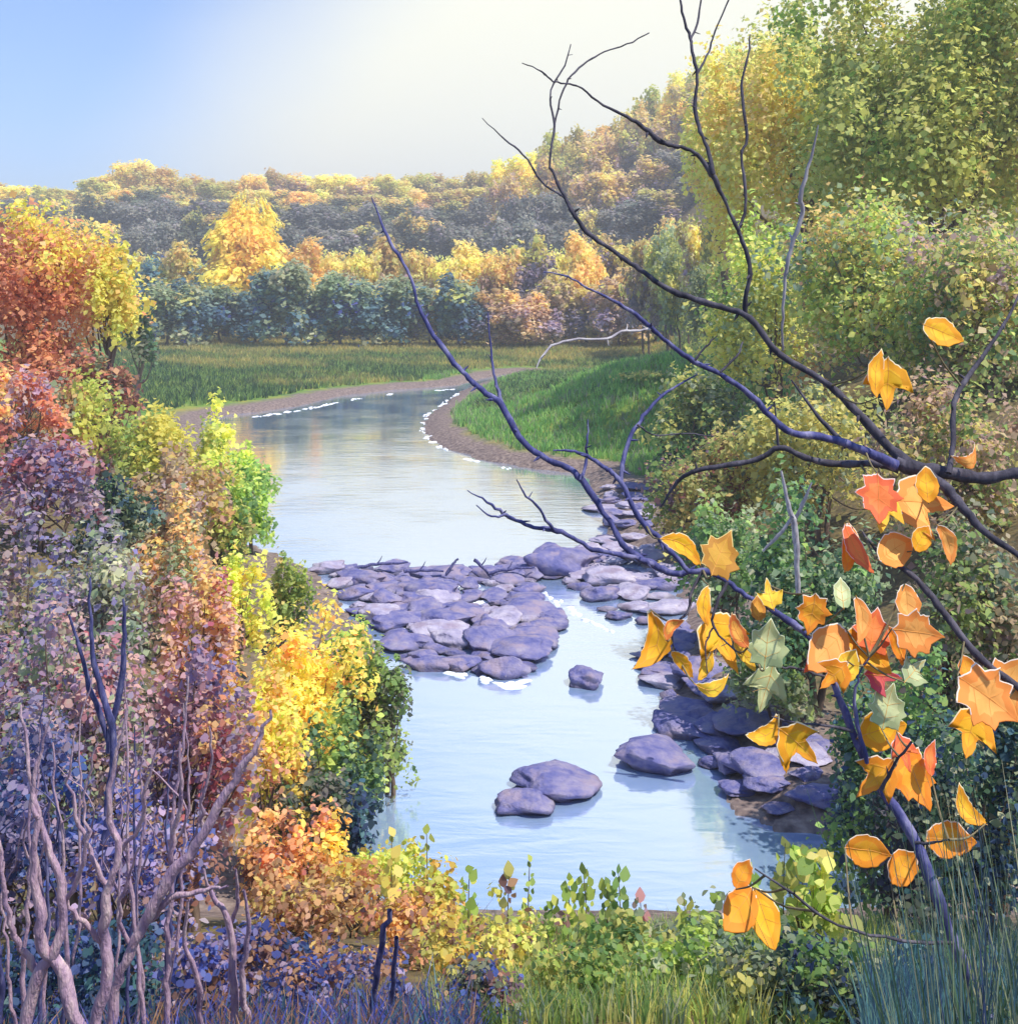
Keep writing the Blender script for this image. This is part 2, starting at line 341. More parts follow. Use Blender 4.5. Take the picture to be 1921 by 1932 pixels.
YOL = [('d8c850', 3), ('c4bc50', 3), ('e4d054', 2), ('acb050', 2)]
BLG = [('1c4858', 3), ('2c6070', 2), ('1c3c6c', 2), ('40787c', 1)]
BLU = [('2c409c', 3), ('243484', 2), ('4a58a4', 2), ('20487c', 2)]  # blue of the shadows put into the leaf colour
PUR = [('8a76a0', 3), ('9c86a4', 3), ('7670a4', 2), ('ac92a0', 2)]  # violet shadow tint put into the leaf colour
PNK = [('c08c90', 3), ('b87478', 2), ('c89e8c', 3), ('a4809a', 3), ('b04a50', .6)]
PEA = [('e0aa58', 3), ('d6945a', 2), ('e8bc50', 2), ('c88464', 1)]
GLD = [('f0bc20', 3), ('f6ca34', 3), ('e8a428', 2), ('e0c040', 1)]
BRN = [('94603c', 3), ('7c5048', 2), ('a87848', 2), ('64465a', 1)]

def copy_tree(src, loc, sc, rz, label=None):
    r = src.copy(); C.objects.link(r); r.location = loc; r.scale = sc; r.rotation_euler = (0, 0, rz)
    if label: r['label'] = label
    for ch in src.children:
        c = ch.copy(); C.objects.link(c); c.parent = r
    return r
# ---- prototypes of distant trees: unit is metres, 10 m tall, base at origin
def proto(name, seed, pal, grad=None, cone=False, w=3.4, n=5200, leaf=.42, base=.12, label='', cat='tree', group=None):
    e = empty(name, (0, 0, 0), label, cat, group)
    hz_ = 5 * (1 - base); cz = 10 - hz_
    me, tips = crown_mesh('crown', seed, (w, w * .95, hz_), n, leaf, pal, lobes=30, grad=grad, alt=.35, lr=(.28, .42), low=-.95, skirt=True)
    if cone:
        co = np.empty(len(me.vertices) * 3, np.float32); me.vertices.foreach_get('co', co); co = co.reshape(-1, 3)
        k = np.clip(.62 - .55 * co[:, 2] / hz_, .14, 1.15); co[:, 0] *= k; co[:, 1] *= k; me.vertices.foreach_set('co', co.ravel()); tips = tips * np.array((.5, .5, 1)); me.update()
    cr_ = obj('crown', me, M_leaf, e); cr_.location = (0, 0, cz)
    obj('trunk', limbs_mesh('trunk', seed + 1, (0, 0, -.4), 10, (0, 0, cz), tips, .17), M_trunk, e)
    return e
USED = {}
def plant_far(P, x, ytop, D, wpx=None, label=None, hmin=5, hmax=24, rng=random.Random(5)):
    X = (x - CX) * D / F; z0 = gz(X, D); zt = H - (ytop - HY) * D / F; h = min(max(zt - z0, hmin), hmax)
    w = h / 10 if wpx is None else wpx * D / F / 3.4
    loc = (X, D, z0 - .1); sc = (w, w, h / 10)
    if P not in USED:
        USED[P] = 1; P.location = loc; P.scale = sc
        if label: P['label'] = label
        return P
    return copy_tree(P, loc, sc, rng.uniform(0, 6.28), label)
rr = random.Random(11)
hill_group = 'trees on the far wooded ridge'
ridge = [proto('broadleaf_tree', 100 + i, pl, gr, label=lb, group=hill_group + ' ' + sfx) for i, (pl, gr, lb, sfx) in enumerate([
    (OCH, None, 'ochre yellow broadleaf tree on the skyline of the far ridge', 'in ochre'),
    (TAN, (OCH, (0, 0, 1), 1, .2), 'tan autumn tree with ochre top on the far wooded ridge', 'in tan'),
    (GRY, None, 'grey brown tree in the darker belt of the far ridge', 'in grey brown'),
    (OLV, (OCH, (0, 0, 1), 1, .62), 'dull olive tree in the darker belt of the far ridge', 'in olive'),
    (YEL, (OCH, (0, 0, -1), 1, .1), 'golden yellow tree high on the right shoulder of the far ridge', 'in gold'),
    (TAN + OCH, (MAU, (0, 0, -1), 1, .35), 'mauve brown tree low on the right shoulder of the far ridge', 'in mauve brown')])]
def skyline(x):
    return np.interp(x, [-300, 0, 90, 170, 260, 330, 420, 500, 600, 700, 800, 900, 960, 1010, 1060, 1110, 1160, 1230, 1300, 1400, 1600, 2000, 2300],
                    [350, 342, 345, 345, 296, 325, 330, 318, 326, 322, 322, 318, 290, 285, 238, 228, 212, 170, 110, 80, 60, 60, 60])
for x in range(-240, 1560, 38):                                     # skyline row
    P = ridge[4] if x > 930 and rr.random() < .75 else ridge[rr.choice([0, 0, 1])]
    D = 400 + rr.uniform(-15, 30) if x < 930 else 330 + rr.uniform(-12, 20)
    plant_far(P, x + rr.uniform(-10, 10), skyline(x) + rr.uniform(-9, 9), D, rr.uniform(38, 68), hmin=9, hmax=30)
for x in range(-240, 1560, 40):                                     # just below the skyline
    P = ridge[rr.choice([0, 1, 1, 3])] if x < 930 else ridge[rr.choice([5, 1, 4])]
    plant_far(P, x + rr.uniform(-12, 12), skyline(x) + rr.uniform(28, 48), 360 if x < 930 else 300, rr.uniform(38, 68), hmin=8, hmax=28)
for x in range(-200, 1560, 42):                                     # the dark belt
    P = ridge[rr.choice([2, 2, 3])] if x < 950 else ridge[rr.choice([5, 2, 5])]
    y = np.interp(x, [0, 200, 600, 900, 1100, 1300], [368, 372, 372, 372, 330, 260])
    plant_far(P, x + rr.uniform(-16, 16), y + rr.uniform(-16, 16), 315 if x < 950 else 275, rr.uniform(38, 68), hmin=7, hmax=30)
for x in range(-200, 1560, 44):
    P = ridge[rr.choice([2, 3, 2])] if x < 950 else ridge[rr.choice([5, 2])]
    y = np.interp(x, [0, 200, 600, 900, 1100, 1300], [405, 405, 412, 410, 380, 330])
    plant_far(P, x + rr.uniform(-16, 16), y + rr.uniform(-18, 18), 278 if x < 950 else 250, rr.uniform(38, 68), hmin=7, hmax=30)
right_row = [(1225,395,135),(1262,330,130),(1300,290,122),(1285,440,118),(1335,380,112),(1330,480,105),(1262,500,125),(1370,300,108),(1215,470,140),(1385,440,100)]
gap_trees = [proto('slope_tree', 190 + i, pl, gr, cat='tree') for i, (pl, gr) in enumerate([(TAN + OCH, (MAU, (0, 0, -1), 1, .2)), (SAG + YOL, None)])]
for i, (x, y, D) in enumerate(right_row):
    plant_far(gap_trees[i % 2], x, y, D, rr.uniform(42, 56), label=('tan and mauve tree', 'pale olive tree')[i % 2] + ['in the upper left of the slope by the grove', 'just above the grove on the right slope', 'high on the right slope touching the skyline', 'low on the right slope behind the pale stick', 'in the middle of the right slope', 'at the foot of the right slope near the sage tree', 'behind the right end of the grove', 'against the left side of the tall yellow green tree', 'at the right end of the grove row', 'hidden half behind the pale sage tree'][i].join([' ', '']), hmin=4, hmax=16)
# lone golden tree
gt = proto('golden_tree', 140, YEL, (OCH, (0, 0, -1), 1, .6), cone=True, w=3.4, n=9000, leaf=.36, label='bright golden cone shaped tree standing above the blue green thicket')
plant_far(gt, 468, 326, 168, 150, hmax=36)
# the grove behind the meadows
grove = [proto('grove_tree', 150 + i, pl, gr, label=lb, cat='tree', group=None) for i, (pl, gr, lb) in enumerate([
    (TAN, (OCH, (0, 0, 1), 1, .05), ''), (MAU, (OCH, (0, 0, 1), 1, .25), ''), (TEAL, (OCH, (0, 0, 1), 1, .55), ''), (OCH, None, '')])]
ords = ['first', 'second', 'third', 'fourth', 'fifth', 'sixth', 'seventh', 'eighth', 'ninth', 'tenth', 'eleventh', 'twelfth', 'thirteenth', 'fourteenth', 'fifteenth', 'sixteenth', 'seventeenth', 'eighteenth', 'nineteenth', 'twentieth', 'twenty first', 'twenty second']
row = [(290,452,2),(345,448,3),(400,470,2),(455,500,2),(520,470,2),(575,440,3),(625,444,0),(680,436,0),(735,438,3),(790,440,0),(845,452,0),(895,446,3),(945,440,0),(1000,432,1),(1050,438,0),(1100,428,3),(1155,432,1),(1205,425,0),(1255,400,3),(1310,425,1),(1365,440,0)]
desc = ['tan tree with ochre top', 'mauve brown tree with ochre top', 'blue green tree with ochre tip', 'ochre yellow tree']
for i, (x, y, k) in enumerate(row):
    plant_far(grove[k], x, y, 174 + rr.uniform(-8, 8), rr.uniform(44, 66), label=f'{desc[k]} in far grove, {ords[i]} from the left')
row2 = [(262,520,0),(312,530,1),(365,515,0),(420,525,1),(478,540,0),(535,512,1),(590,530,0),(648,520,1),(705,535,0),(762,530,1),(815,545,2),(868,538,0),(925,545,2),(985,540,2),(1045,545,2),(1110,540,2),(1170,545,2),(1235,548,2)]
under = [proto('thicket_shrub', 170 + i, pl, gr, w=3.6, base=0, n=6200, leaf=.5, cat='shrub') for i, (pl, gr) in enumerate([(TEAL, (OCH + SAG, (0, 0, 1), 1, .55)), (BLU[:1] + TEAL + SAG, (SAG, (0, 0, 1), 1, .3)), (MAU + TAN, (OCH + TAN, (0, 0, 1), 1, .35))])]
d2 = ['deep teal shrub with ochre tip', 'slate blue shrub with sage top', 'mauve grey shrub']
for i, (x, y, k) in enumerate(row2):
    plant_far(under[k], x, y - 24 + rr.uniform(-26, 26), 155 + rr.uniform(-6, 6), rr.uniform(58, 76), label=f'{d2[k]} below the far grove, {ords[i]} from the left', hmin=5)

# ------------------------------------------------------------------ grass of the meadows
def blades(name, pts, hgt_, wid, cols, rng, lean=.25, label=None, cat=None, per=5, material=None):
    n = len(pts) * per; B = np.repeat(pts, per, 0) + np.concatenate([rng.normal(0, wid * 3, (n, 2)), np.zeros((n, 1))], 1)
    ln = rng.normal(0, lean, (n, 2)); h = hgt_ * rng.uniform(.5, 1.3, (n, 1)); a = rng.uniform(0, np.pi, n)
    S = np.stack([np.cos(a), np.sin(a) * .6, 0 * a], 1) * wid
    m1 = B + np.concatenate([ln * h * .35, h * .55], 1); t = B + np.concatenate([ln * h * 1.1, h * (1 - .2 * np.abs(lean))], 1)
    V = np.stack([B - S, B + S, m1 + S * .8, t + S * .08, t - S * .08, m1 - S * .8], 1).reshape(-1, 3)
    k6 = np.arange(n)[:, None] * 6; Fq = np.concatenate([k6 + np.array([[0, 1, 2, 5]]), k6 + np.array([[5, 2, 3, 4]])]); ck = np.repeat(np.asarray(cols), per, 0) * rng.uniform(.8, 1.2, (n, 1)); ck = np.concatenate([ck, ck])
    return tag(obj(name, mesh(name, V, Fq, ck), material or M_leaf), label, cat, kind='stuff')
rng = np.random.default_rng(3)
def scatter(px_poly_box, n, rng, dmin=.6, z=.4):
    x0, y0, x1, y1 = px_poly_box; x = rng.uniform(x0, x1, n); y = 1 / rng.uniform(1 / (y1 - HY), 1 / (y0 - HY), n) + HY if True else 0
    D = F * (H - z) / (y - HY); X = (x - CX) * D / F; g, d = ground(X, D, True); k = d > dmin
    return np.stack([X, D, g], 1)[k], d[k]
P1, d1 = scatter((200, 640, 1500, 785), 46000, rng, 3.0)
w = (sst(1.4 * wob(P1[:, 0], P1[:, 1], .16) + (P1[:, 1] - 122) * .03 + .5 * wob(P1[:, 0], P1[:, 1], .9), -.6, 1.1) * (.75 + .25 * wob(P1[:, 0], P1[:, 1], .5)))[:, None]
c1 = pick(GRN + DGR, rng, len(P1)) * (1 - w) + pick(OCH + [('a8a050', 3)], rng, len(P1)) * w
blades('meadow_grass', P1, .5, .045, c1, rng, label='green and straw coloured grass of the far left meadow above the mud bank', cat='grass', per=4)
P2, d2_ = scatter((800, 650, 1500, 900), 34000, rng, 2.0)
k_ = P2[:, 1] < 116 + 5 * wob(P2[:, 0], P2[:, 1], .2); P2 = P2[k_]; w = (rng.random(len(P2)) < .22)[:, None]
c2 = np.where(w, pick(SAG, rng, len(P2)), pick([('7cc048', 3), ('60a84c', 3), ('98cc58', 2)], rng, len(P2)))
blades('point_grass', P2, .42, .035, c2, rng, label='bright green grass on the rounded point inside the river bend', cat='grass', per=5)

# ------------------------------------------------------------------ bank shrubs and trees
def shrub(name, x, ytop, hw, D, pal, label, ybot=None, grad=None, leafpx=11, dens=1.0, shape='leaf', cat='shrub', seed=None, stems=3, bark=None, lobes=26, depth=1.0, group=None, low=-.5, parts=True, lr=(.26, .44), trunk_r=None):
    seed = int(x * 7 + ytop * 13 + D) if seed is None else seed
    X = (x - CX) * D / F; z0 = gz(X, D); zt = H - (ytop - HY) * D / F; zb = z0 + .05 if (ybot is None or cat == 'shrub') else H - (ybot - HY) * D / F
    hz_ = max((zt - zb) / 2, .3); hw = hw * (1.14 if cat == 'shrub' else 1.05); rx = hw * D / F; leaf = leafpx * D / F
    hpx = hz_ * F / D; n = int(min(60000, dens * 5.2 * hw * hpx * 4 / (leafpx * leafpx * .42) * .55))
    if D < 17 and shape == 'leaf': shape = 'oval'; leaf *= .92
    e = empty(name, (X, D, z0), label, cat, group)
    me, tips = crown_mesh('foliage', seed, (rx, rx * depth, hz_), n, leaf, pal, lobes=lobes, shape=shape, grad=grad, alt=.42, low=low if cat == 'tree' else -.95, lr=lr, skirt=cat == 'shrub')
    cz = (zt + zb) / 2 - z0
    f = obj('crown' if cat == 'tree' else 'foliage', me, M_leaf, e); f.location = (0, 0, cz)
    hh = cz + hz_
    obj('trunk' if cat == 'tree' else 'stems', limbs_mesh('stems', seed + 1, (0, 0, -.25), hh, (0, 0, cz), tips, trunk_r or hh * (.02 if stems > 1 else .026), 6, stems, rx * .12), bark or M_trunk, e)
    return e
U = (0, 0, 1)
# left bank, far to near
shrub('orange_tree', 60, 372, 205, 46, ORG, 'large orange and yellow tree filling the upper left edge', ybot=735, grad=(YEL + PEA, (1, .1, .95), 1, .42), leafpx=10, cat='tree', stems=1, lobes=46, dens=1.3)
shrub('yellow_tree', 205, 420, 62, 44, YEL + YGR, 'bright yellow tree leaning out from the orange tree towards the river', ybot=730, grad=(PEA, (-1, 0, -.3), 1, .35), leafpx=10, cat='tree', stems=1, lobes=30)
shrub('olive_tree', 262, 560, 42, 70, OLV + DGR, 'small dull olive tree behind the yellow tree at the left end of the meadow', ybot=720, leafpx=8, cat='tree', stems=1)
shrub('brown_shrub', 205, 660, 75, 42, PEA + BRN, 'rusty brown shrub below the yellow tree', ybot=790, leafpx=10)
shrub('sage_shrub', 130, 690, 95, 38, PEA + SAG, 'peach and sage shrub under the orange tree', grad=(YGR, (1, 0, .2), 1, .25), leafpx=11)
shrub('rose_shrub', 30, 665, 80, 34, PEA + MAU + ORG, 'rose and rust coloured shrub at the left edge under the orange tree', leafpx=11)
shrub('lemon_shrub', 285, 712, 88, 36, YGR, 'lemon yellow shrub on the left bank under the rusty brown one', ybot=900, leafpx=11, grad=(LIM, (-1, 0, 0), 1, .1))
shrub('river_shrub', 395, 742, 62, 38, YOL + LIM, 'olive and yellow shrub sloping down to the upper pool', ybot=900, grad=(YGR, (.6, 0, .8), 1, .3), leafpx=10)
shrub('point_shrub', 448, 815, 74, 36, LIM + GRN, 'lime green shrub reaching furthest over the upper pool', ybot=935, grad=(YGR, (.2, 0, 1), 1, .35), leafpx=10)
shrub('lower_point_shrub', 470, 870, 52, 34.5, LIM + GRN, 'low green shrub trailing to the water under the lime green one', leafpx=9)
shrub('gap_shrub', 395, 850, 70, 31, YGR + PEA, 'yellow and peach shrub behind the narrow green one', leafpx=10)
shrub('shore_shrub', 435, 925, 50, 31, GRN + YOL, 'narrow green shrub at the waterline under the lime green one', ybot=1020, leafpx=9)
shrub('tan_shrub', 330, 830, 100, 29, PEA + TAN, 'peach and tan shrub on the left bank with sky showing through', ybot=1050, leafpx=11, dens=.85)
shrub('maroon_shrub', 95, 800, 110, 24, PUR + PNK + [('7c3048', 3)], 'purple and maroon shrub at the left edge beside the teal one', leafpx=12)
shrub('teal_shrub', 215, 880, 85, 25, DGR + BLG + SAG, 'dark teal shrub tucked between the maroon and tan ones', leafpx=11, ybot=1050)
shrub('grey_shrub', 180, 965, 135, 19, SAG + GRY + PUR, 'greyish sage shrub in the middle of the left bank', leafpx=13, ybot=1300)
shrub('apricot_shrub', 330, 905, 95, 22, TAN + PEA + SAG, 'apricot and sage shrub above the pale flecked slope of the left bank', leafpx=11, ybot=1130)
shrub('dusky_shrub', 375, 1030, 90, 19, PNK + PEA, 'dusky pink shrub beside the upper yellow bush on the left bank', leafpx=12, ybot=1300)
shrub('upper_bush', 455, 1000, 62, 22, YGR + GLD, 'yellow bush at the left end of the rapids', leafpx=11, ybot=1180)
shrub('dark_bush', 545, 1015, 46, 24, GRN + LIM, 'small mossy green bush beside the left end of the rapids', leafpx=9, ybot=1145, grad=(YOL, (-1, 0, .3), 1, .5))
shrub('golden_bush', 585, 1118, 125, 18.5, GLD + YGR, 'large golden bush on the left bank beside the rapids', leafpx=12, ybot=1400, lobes=34)
shrub('lime_bush', 668, 1140, 72, 19.5, LIM + GRN, 'lime green bush leaning towards the rapids', leafpx=11, ybot=1320)
shrub('olive_bush', 715, 1200, 62, 18.6, OLV + GRN, 'olive bush dipping to the water at the foot of the rapids', leafpx=11, ybot=1350)
shrub('yellow_bush', 520, 1250, 85, 15, YGR + GLD + PEA, 'yellow bush with a slanting mauve stem behind the rose leaved one', leafpx=13, ybot=1560, dens=.8)
shrub('green_bush', 640, 1290, 80, 16.8, GRN + DGR, 'mid green bush beside the still pool on the left', leafpx=12, ybot=1450, grad=(LIM, (0, 0, 1), 1, .5))
shrub('shade_bush', 600, 1395, 118, 15.2, DGR + OLV + GRY, 'dark green bush hanging low over the near left shore of the pool', leafpx=13, ybot=1545, grad=(BLG, (1, 0, -.2), 1, .45))
shrub('rose_bush', 370, 1150, 130, 11.5, PNK + PUR, 'rose red leaved shrub on the left with pale gaps', leafpx=14, ybot=1600, dens=.6, grad=(PEA, (1, 0, .2), 1, .55))
shrub('violet_shrub', 130, 1080, 175, 11, PUR + SAG + MAU, 'tall violet grey shrub behind the thin left stems', leafpx=14, ybot=1600, dens=.7, grad=(PNK, (.5, 0, .8), 1, .4))
shrub('blue_shrub', 60, 1330, 150, 9.5, BLU + PUR, 'blue violet shrub low at the left edge', leafpx=15, dens=.75)
shrub('indigo_shrub', 250, 1480, 150, 8.8, PUR + BLU + BRN, 'indigo shrub behind the forked mauve stems', leafpx=14, dens=.65)
shrub('peach_bush', 560, 1490, 110, 12, PEA + BRN, 'peach and brown bush below the dark green one', leafpx=13, ybot=1750, grad=(GLD, (1, 0, .4), 1, .45))
shrub('gold_bush', 735, 1590, 105, 12.4, GLD + YGR, 'golden leafed bush along the near shore at left of centre', leafpx=12, ybot=1790, dens=.85)
shrub('russet_bush', 560, 1630, 130, 9.5, BRN + PEA, 'russet bush in the foreground below the peach one', leafpx=13, dens=.9)
shrub('amber_bush', 790, 1690, 120, 9.8, GLD + PEA + BRN, 'amber and brown bush at the bottom left of centre', leafpx=12, dens=.9)
shrub('plum_shrub', 420, 1720, 150, 7.6, BLU + PUR + BRN, 'plum and blue leaved undergrowth at the bottom left', leafpx=14, dens=.9)
shrub('navy_shrub', 130, 1730, 190, 7.2, BLG + BLU, 'navy blue undergrowth in the bottom left corner', leafpx=14, dens=1.1)
shrub('mulberry_shrub', 650, 1800, 140, 7.4, BLU + BRN + PUR, 'mulberry and navy undergrowth at the bottom below the amber bush', leafpx=13, dens=1.0)

shrub('amber_shrub', 70, 560, 130, 44, ORG + PEA, 'orange brown shrub under the large orange tree', leafpx=10)
shrub('straw_shrub', 150, 640, 80, 41, PEA + SAG + ORG, 'straw and rust shrub right of the orange brown one', leafpx=10)
shrub('heather_shrub', 20, 930, 110, 16, PUR + SAG + MAU, 'heather purple shrub at the left edge below the maroon one', leafpx=13)
shrub('wine_shrub', 60, 1120, 120, 12.5, PNK + PUR + SAG, 'wine and sage shrub at the left edge', leafpx=13)
shrub('ochre_bush', 880, 1740, 100, 8.6, GLD + YOL + BRN, 'ochre and brown leafy bush at the bottom beside the lime and brown one', leafpx=13)
shrub('meadow_sprout', 1090, 1830, 120, 7.2, GRN + YOL + LIM, 'green and olive bush at the very bottom centre', leafpx=14)
shrub('mint_sprout', 1290, 1800, 120, 7.4, SAG + LIM + GRN, 'mint green leafy bush at the very bottom right of centre', leafpx=15)
shrub('olive_sprout', 1470, 1810, 130, 6.9, SAG + YOL + OLV, 'olive and straw bush at the bottom left of the reeds', leafpx=15)
shrub('umber_sprout', 900, 1850, 110, 6.8, BRN + OLV + BLU, 'umber and blue bush at the very bottom left of centre', leafpx=13)
shrub('honey_bush', 860, 1655, 95, 11.2, GLD + YGR, 'honey yellow bush on the near shore under the small round leaved sprig', leafpx=13, dens=.8)
shrub('blush_bush', 650, 1600, 95, 11.5, GLD + PEA, 'blush and gold bush between the peach and golden ones', leafpx=13, dens=.85)
# right bank, far to near
shrub('tall_tree', 1480, -60, 205, 62, YOL + YOL + OCH + LIM, 'tall yellow green tree rising against the pale sky', ybot=700, grad=(OCH, (-1, 0, .2), 1, .4), leafpx=10, cat='tree', stems=1, lobes=60, dens=1.2, lr=(.2, .34))
shrub('giant_tree', 1760, -260, 330, 52, YOL + OCH + YOL + YOL + LIM, 'broad yellow green tree filling the upper right corner', ybot=700, leafpx=11, cat='tree', stems=1, lobes=80, dens=1.25, lr=(.18, .3), grad=(PEA, (1, 0, -.3), 1, .5))
shrub('rust_tree', 1350, 150, 62, 80, PEA + TAN, 'slim peach and tan tree at the left edge of the tall yellow green one', ybot=480, leafpx=8, cat='tree', stems=1, grad=(YEL, (-.6, 0, .8), 1, .3))
shrub('green_tree', 1440, 380, 130, 48, YOL + SAG + YOL, 'pale sage green tree in front of the tall yellow green one', ybot=850, leafpx=10, cat='tree', stems=1, lobes=40, grad=(LIM, (0, 0, 1), 1, .3))
shrub('mixed_tree', 1660, 300, 205, 42, YOL + PEA + SAG + LIM, 'mixed green and peach tree in the middle of the right bank', ybot=900, leafpx=11, cat='tree', stems=1, lobes=50, dens=1.1)
shrub('rosy_tree', 1870, 330, 170, 38, YOL + TAN + GRN, 'olive and tan tree at the right edge', ybot=950, leafpx=12, cat='tree', stems=1, lobes=40)
shrub('meadow_shrub', 1225, 700, 75, 62, YOL + GRN, 'olive shrub at the right end of the green point', ybot=900, leafpx=8)
shrub('bank_shrub', 1330, 660, 110, 45, SAG + GRN + YOL, 'sage and green shrub behind the long dark branches', ybot=960, leafpx=10, grad=(DGR, (0, 0, -1), 1, .3))
shrub('brown_bank_shrub', 1330, 790, 130, 34, YOL + BRN + GRN, 'brownish green shrub at the right shore of the upper pool', ybot=1020, leafpx=10)
shrub('wide_shrub', 1550, 680, 160, 33, YOL + SAG + YOL, 'wide olive green shrub right of the sage one', ybot=1050, leafpx=11, lobes=34)
shrub('deep_shrub', 1790, 640, 170, 28, GRN + YOL + TAN, 'large deep green shrub at the right edge behind the branch hub', ybot=1100, leafpx=12, lobes=34)
shrub('shore_willow', 1375, 905, 95, 25.5, GRN + SAG, 'pale green shrub above the rapids on the right', ybot=1130, leafpx=11, grad=(DGR, (.3, 0, -1), 1, .5))
shrub('dark_shrub', 1530, 880, 150, 21, DGR + GRN + SAG, 'dark green shrub with pale crossing stems on the right bank', ybot=1200, leafpx=12, lobes=30)
shrub('edge_shrub', 1800, 930, 170, 16.5, SAG + GRN + TAN, 'soft green shrub at the right edge behind the orange leaves', ybot=1300, leafpx=13, lobes=30)
shrub('spring_shrub', 1470, 1130, 100, 20.5, SAG + GRN, 'pale sage shrub between the rapids and the orange leaves', ybot=1330, leafpx=12)
shrub('pine_shrub', 1690, 1150, 135, 13, DGR + BLG + GRN, 'blackish green shrub behind the orange leaf cluster', ybot=1500, leafpx=13, lobes=32)
shrub('ivy_shrub', 1850, 1230, 150, 10.5, DGR + SAG + BLG, 'deep green shrub at the right edge below the slanting stem', ybot=1620, leafpx=14, lobes=30)
shrub('night_shrub', 1765, 1440, 135, 11, [('2c3040', 3), ('3a3448', 2), ('2a4a44', 2), ('4a3f50', 1)], 'near black shrub above the reeds on the right', ybot=1650, leafpx=13, lobes=30)
shrub('shadow_shrub', 1640, 1370, 75, 15.5, BLG + DGR, 'blue green shrub behind the right hand rocks', ybot=1500, leafpx=11)
# foreground right: yellow-green saplings
shrub('maple_sprout', 1530, 1560, 70, 10.0, YOL + LIM, 'yellow green lobed bush against the near water on the right', leafpx=26, ybot=1760, dens=.55, shape='oval')
shrub('sage_sprout', 1340, 1700, 110, 9, SAG + LIM, 'sage green bush at the bottom right of centre', leafpx=18, dens=.7, shape='oval')
shrub('moss_sprout', 1180, 1760, 110, 8.5, GRN + YOL, 'moss green bush at the bottom centre', leafpx=14, dens=.85)
shrub('fern_sprout', 1000, 1745, 95, 9, LIM + YOL + BRN, 'lime and brown bush at the bottom centre left of the moss green one', leafpx=13, dens=.8)
shrub('reed_bush', 1600, 1740, 170, 6.8, SAG + GRN + BLG, 'dull green bush at the bottom right in front of the reeds', leafpx=16, dens=.85)
shrub('corner_bush', 1850, 1760, 150, 6.4, BLG + DGR, 'blue green bush in the bottom right corner', leafpx=16, dens=.9)

# ------------------------------------------------------------------ left foreground stems
def poly3(pts, D0, D1, k=4, rng=None, jit=0):
    """picture polyline (x, y, width) with depth running D0..D1 -> 3-D points and radii"""
    n = len(pts); A = []
    for i, (x, y, w) in enumerate(pts):
        D = D0 + (D1 - D0) * i / max(1, n - 1); A.append([*PX(x, y, D), w * D / F / 2])
    S = smooth_line(A, k); P = S[:, :3]; R = np.maximum(S[:, 3], .0012)
    if rng is not None: P[1:-1] += rng.normal(0, jit, (len(P) - 2, 3)); R = R * rng.uniform(.9, 1.14, len(R))
    return P, R
rng = np.random.default_rng(8)
def stem_thing(name, label, cat, lines, m, D, part='stem', dend=None):
    x0, y0, w0 = lines[0][0]; base = PX(x0, y0, D); base[2] = gz(base[0], base[1])
    e = empty(name, base, label, cat)
    for ln in lines:
        P, R = poly3(ln, D, (dend or D * .96), 4, rng, .006)
        if ln[0][1] > 1900:                                        # rooted stems go down into the ground
            g = P[0].copy(); g[2] = gz(g[0], g[1]) - .1
            if g[2] < P[0][2]: P = np.vstack([g, P]); R = np.concatenate([[R[0] * 1.15], R])
        obj(part, mesh(part, *tube(P - base, R, 8), smooth=True), m, e)
    return e
stem_thing('forked_shrub', 'pair of crossing grey mauve stems at the far bottom left', 'shrub', [
    [(150,1935,26),(117,1838,24),(81,1787,22),(76,1736,18),(66,1630,14),(66,1533,10),(51,1432,7),(40,1330,4)],
    [(48,1935,24),(76,1838,22),(107,1787,18),(122,1701,15),(102,1635,13),(80,1560,10),(61,1508,8),(75,1420,5),(110,1310,3)],
    [(70,1835,16),(40,1790,12),(20,1740,10),(5,1660,8),(-5,1560,6)],
    [(122,1701,10),(150,1650,9),(165,1590,7),(160,1500,5),(185,1400,3)]], M_mauve, 5.4)
stem_thing('pink_shrub', 'slender pinkish stem rising beside the crossing grey pair', 'shrub', [
    [(180,1935,20),(203,1838,22),(195,1762,20),(203,1686,16),(223,1610,13),(205,1530,10),(215,1440,7),(240,1340,4)],
    [(195,1790,12),(165,1750,10),(130,1711,8),(112,1660,5)],
    [(203,1686,11),(175,1620,9),(150,1560,8),(130,1480,5),(140,1380,3)],
    [(223,1610,9),(262,1560,8),(280,1480,6),(300,1390,3)]], M_mauve, 5.6)
stem_thing('slanting_shrub', 'mauve stem slanting up to the right through the rose leaved shrub', 'shrub', [
    [(210,1935,22),(223,1848,20),(250,1790,18),(284,1726,20),(325,1650,22),(386,1574,18),(442,1472,14),(487,1401,9),(510,1340,5)],
    [(284,1735,14),(320,1697,12),(386,1681,8),(430,1672,5)],
    [(325,1650,12),(330,1570,10),(345,1500,7),(340,1400,4)],
    [(386,1574,9),(380,1520,7),(400,1440,5),(395,1370,3)],
    [(250,1790,9),(225,1740,8),(240,1660,6),(262,1600,4)]], M_mauve, 5.8)
stem_thing('thin_shrub', 'thin rose mauve stems at the bottom between the left stems and the amber bush', 'shrub', [
    [(442,1935,16),(440,1838,15),(431,1736,12),(401,1690,8),(385,1640,4)],
    [(470,1935,12),(455,1850,11),(470,1760,9),(460,1680,5)],
    [(431,1750,9),(450,1700,7),(445,1640,4)],
    [(380,1935,12),(375,1850,11),(350,1780,8),(355,1700,5)]], M_mauve, 6.4)
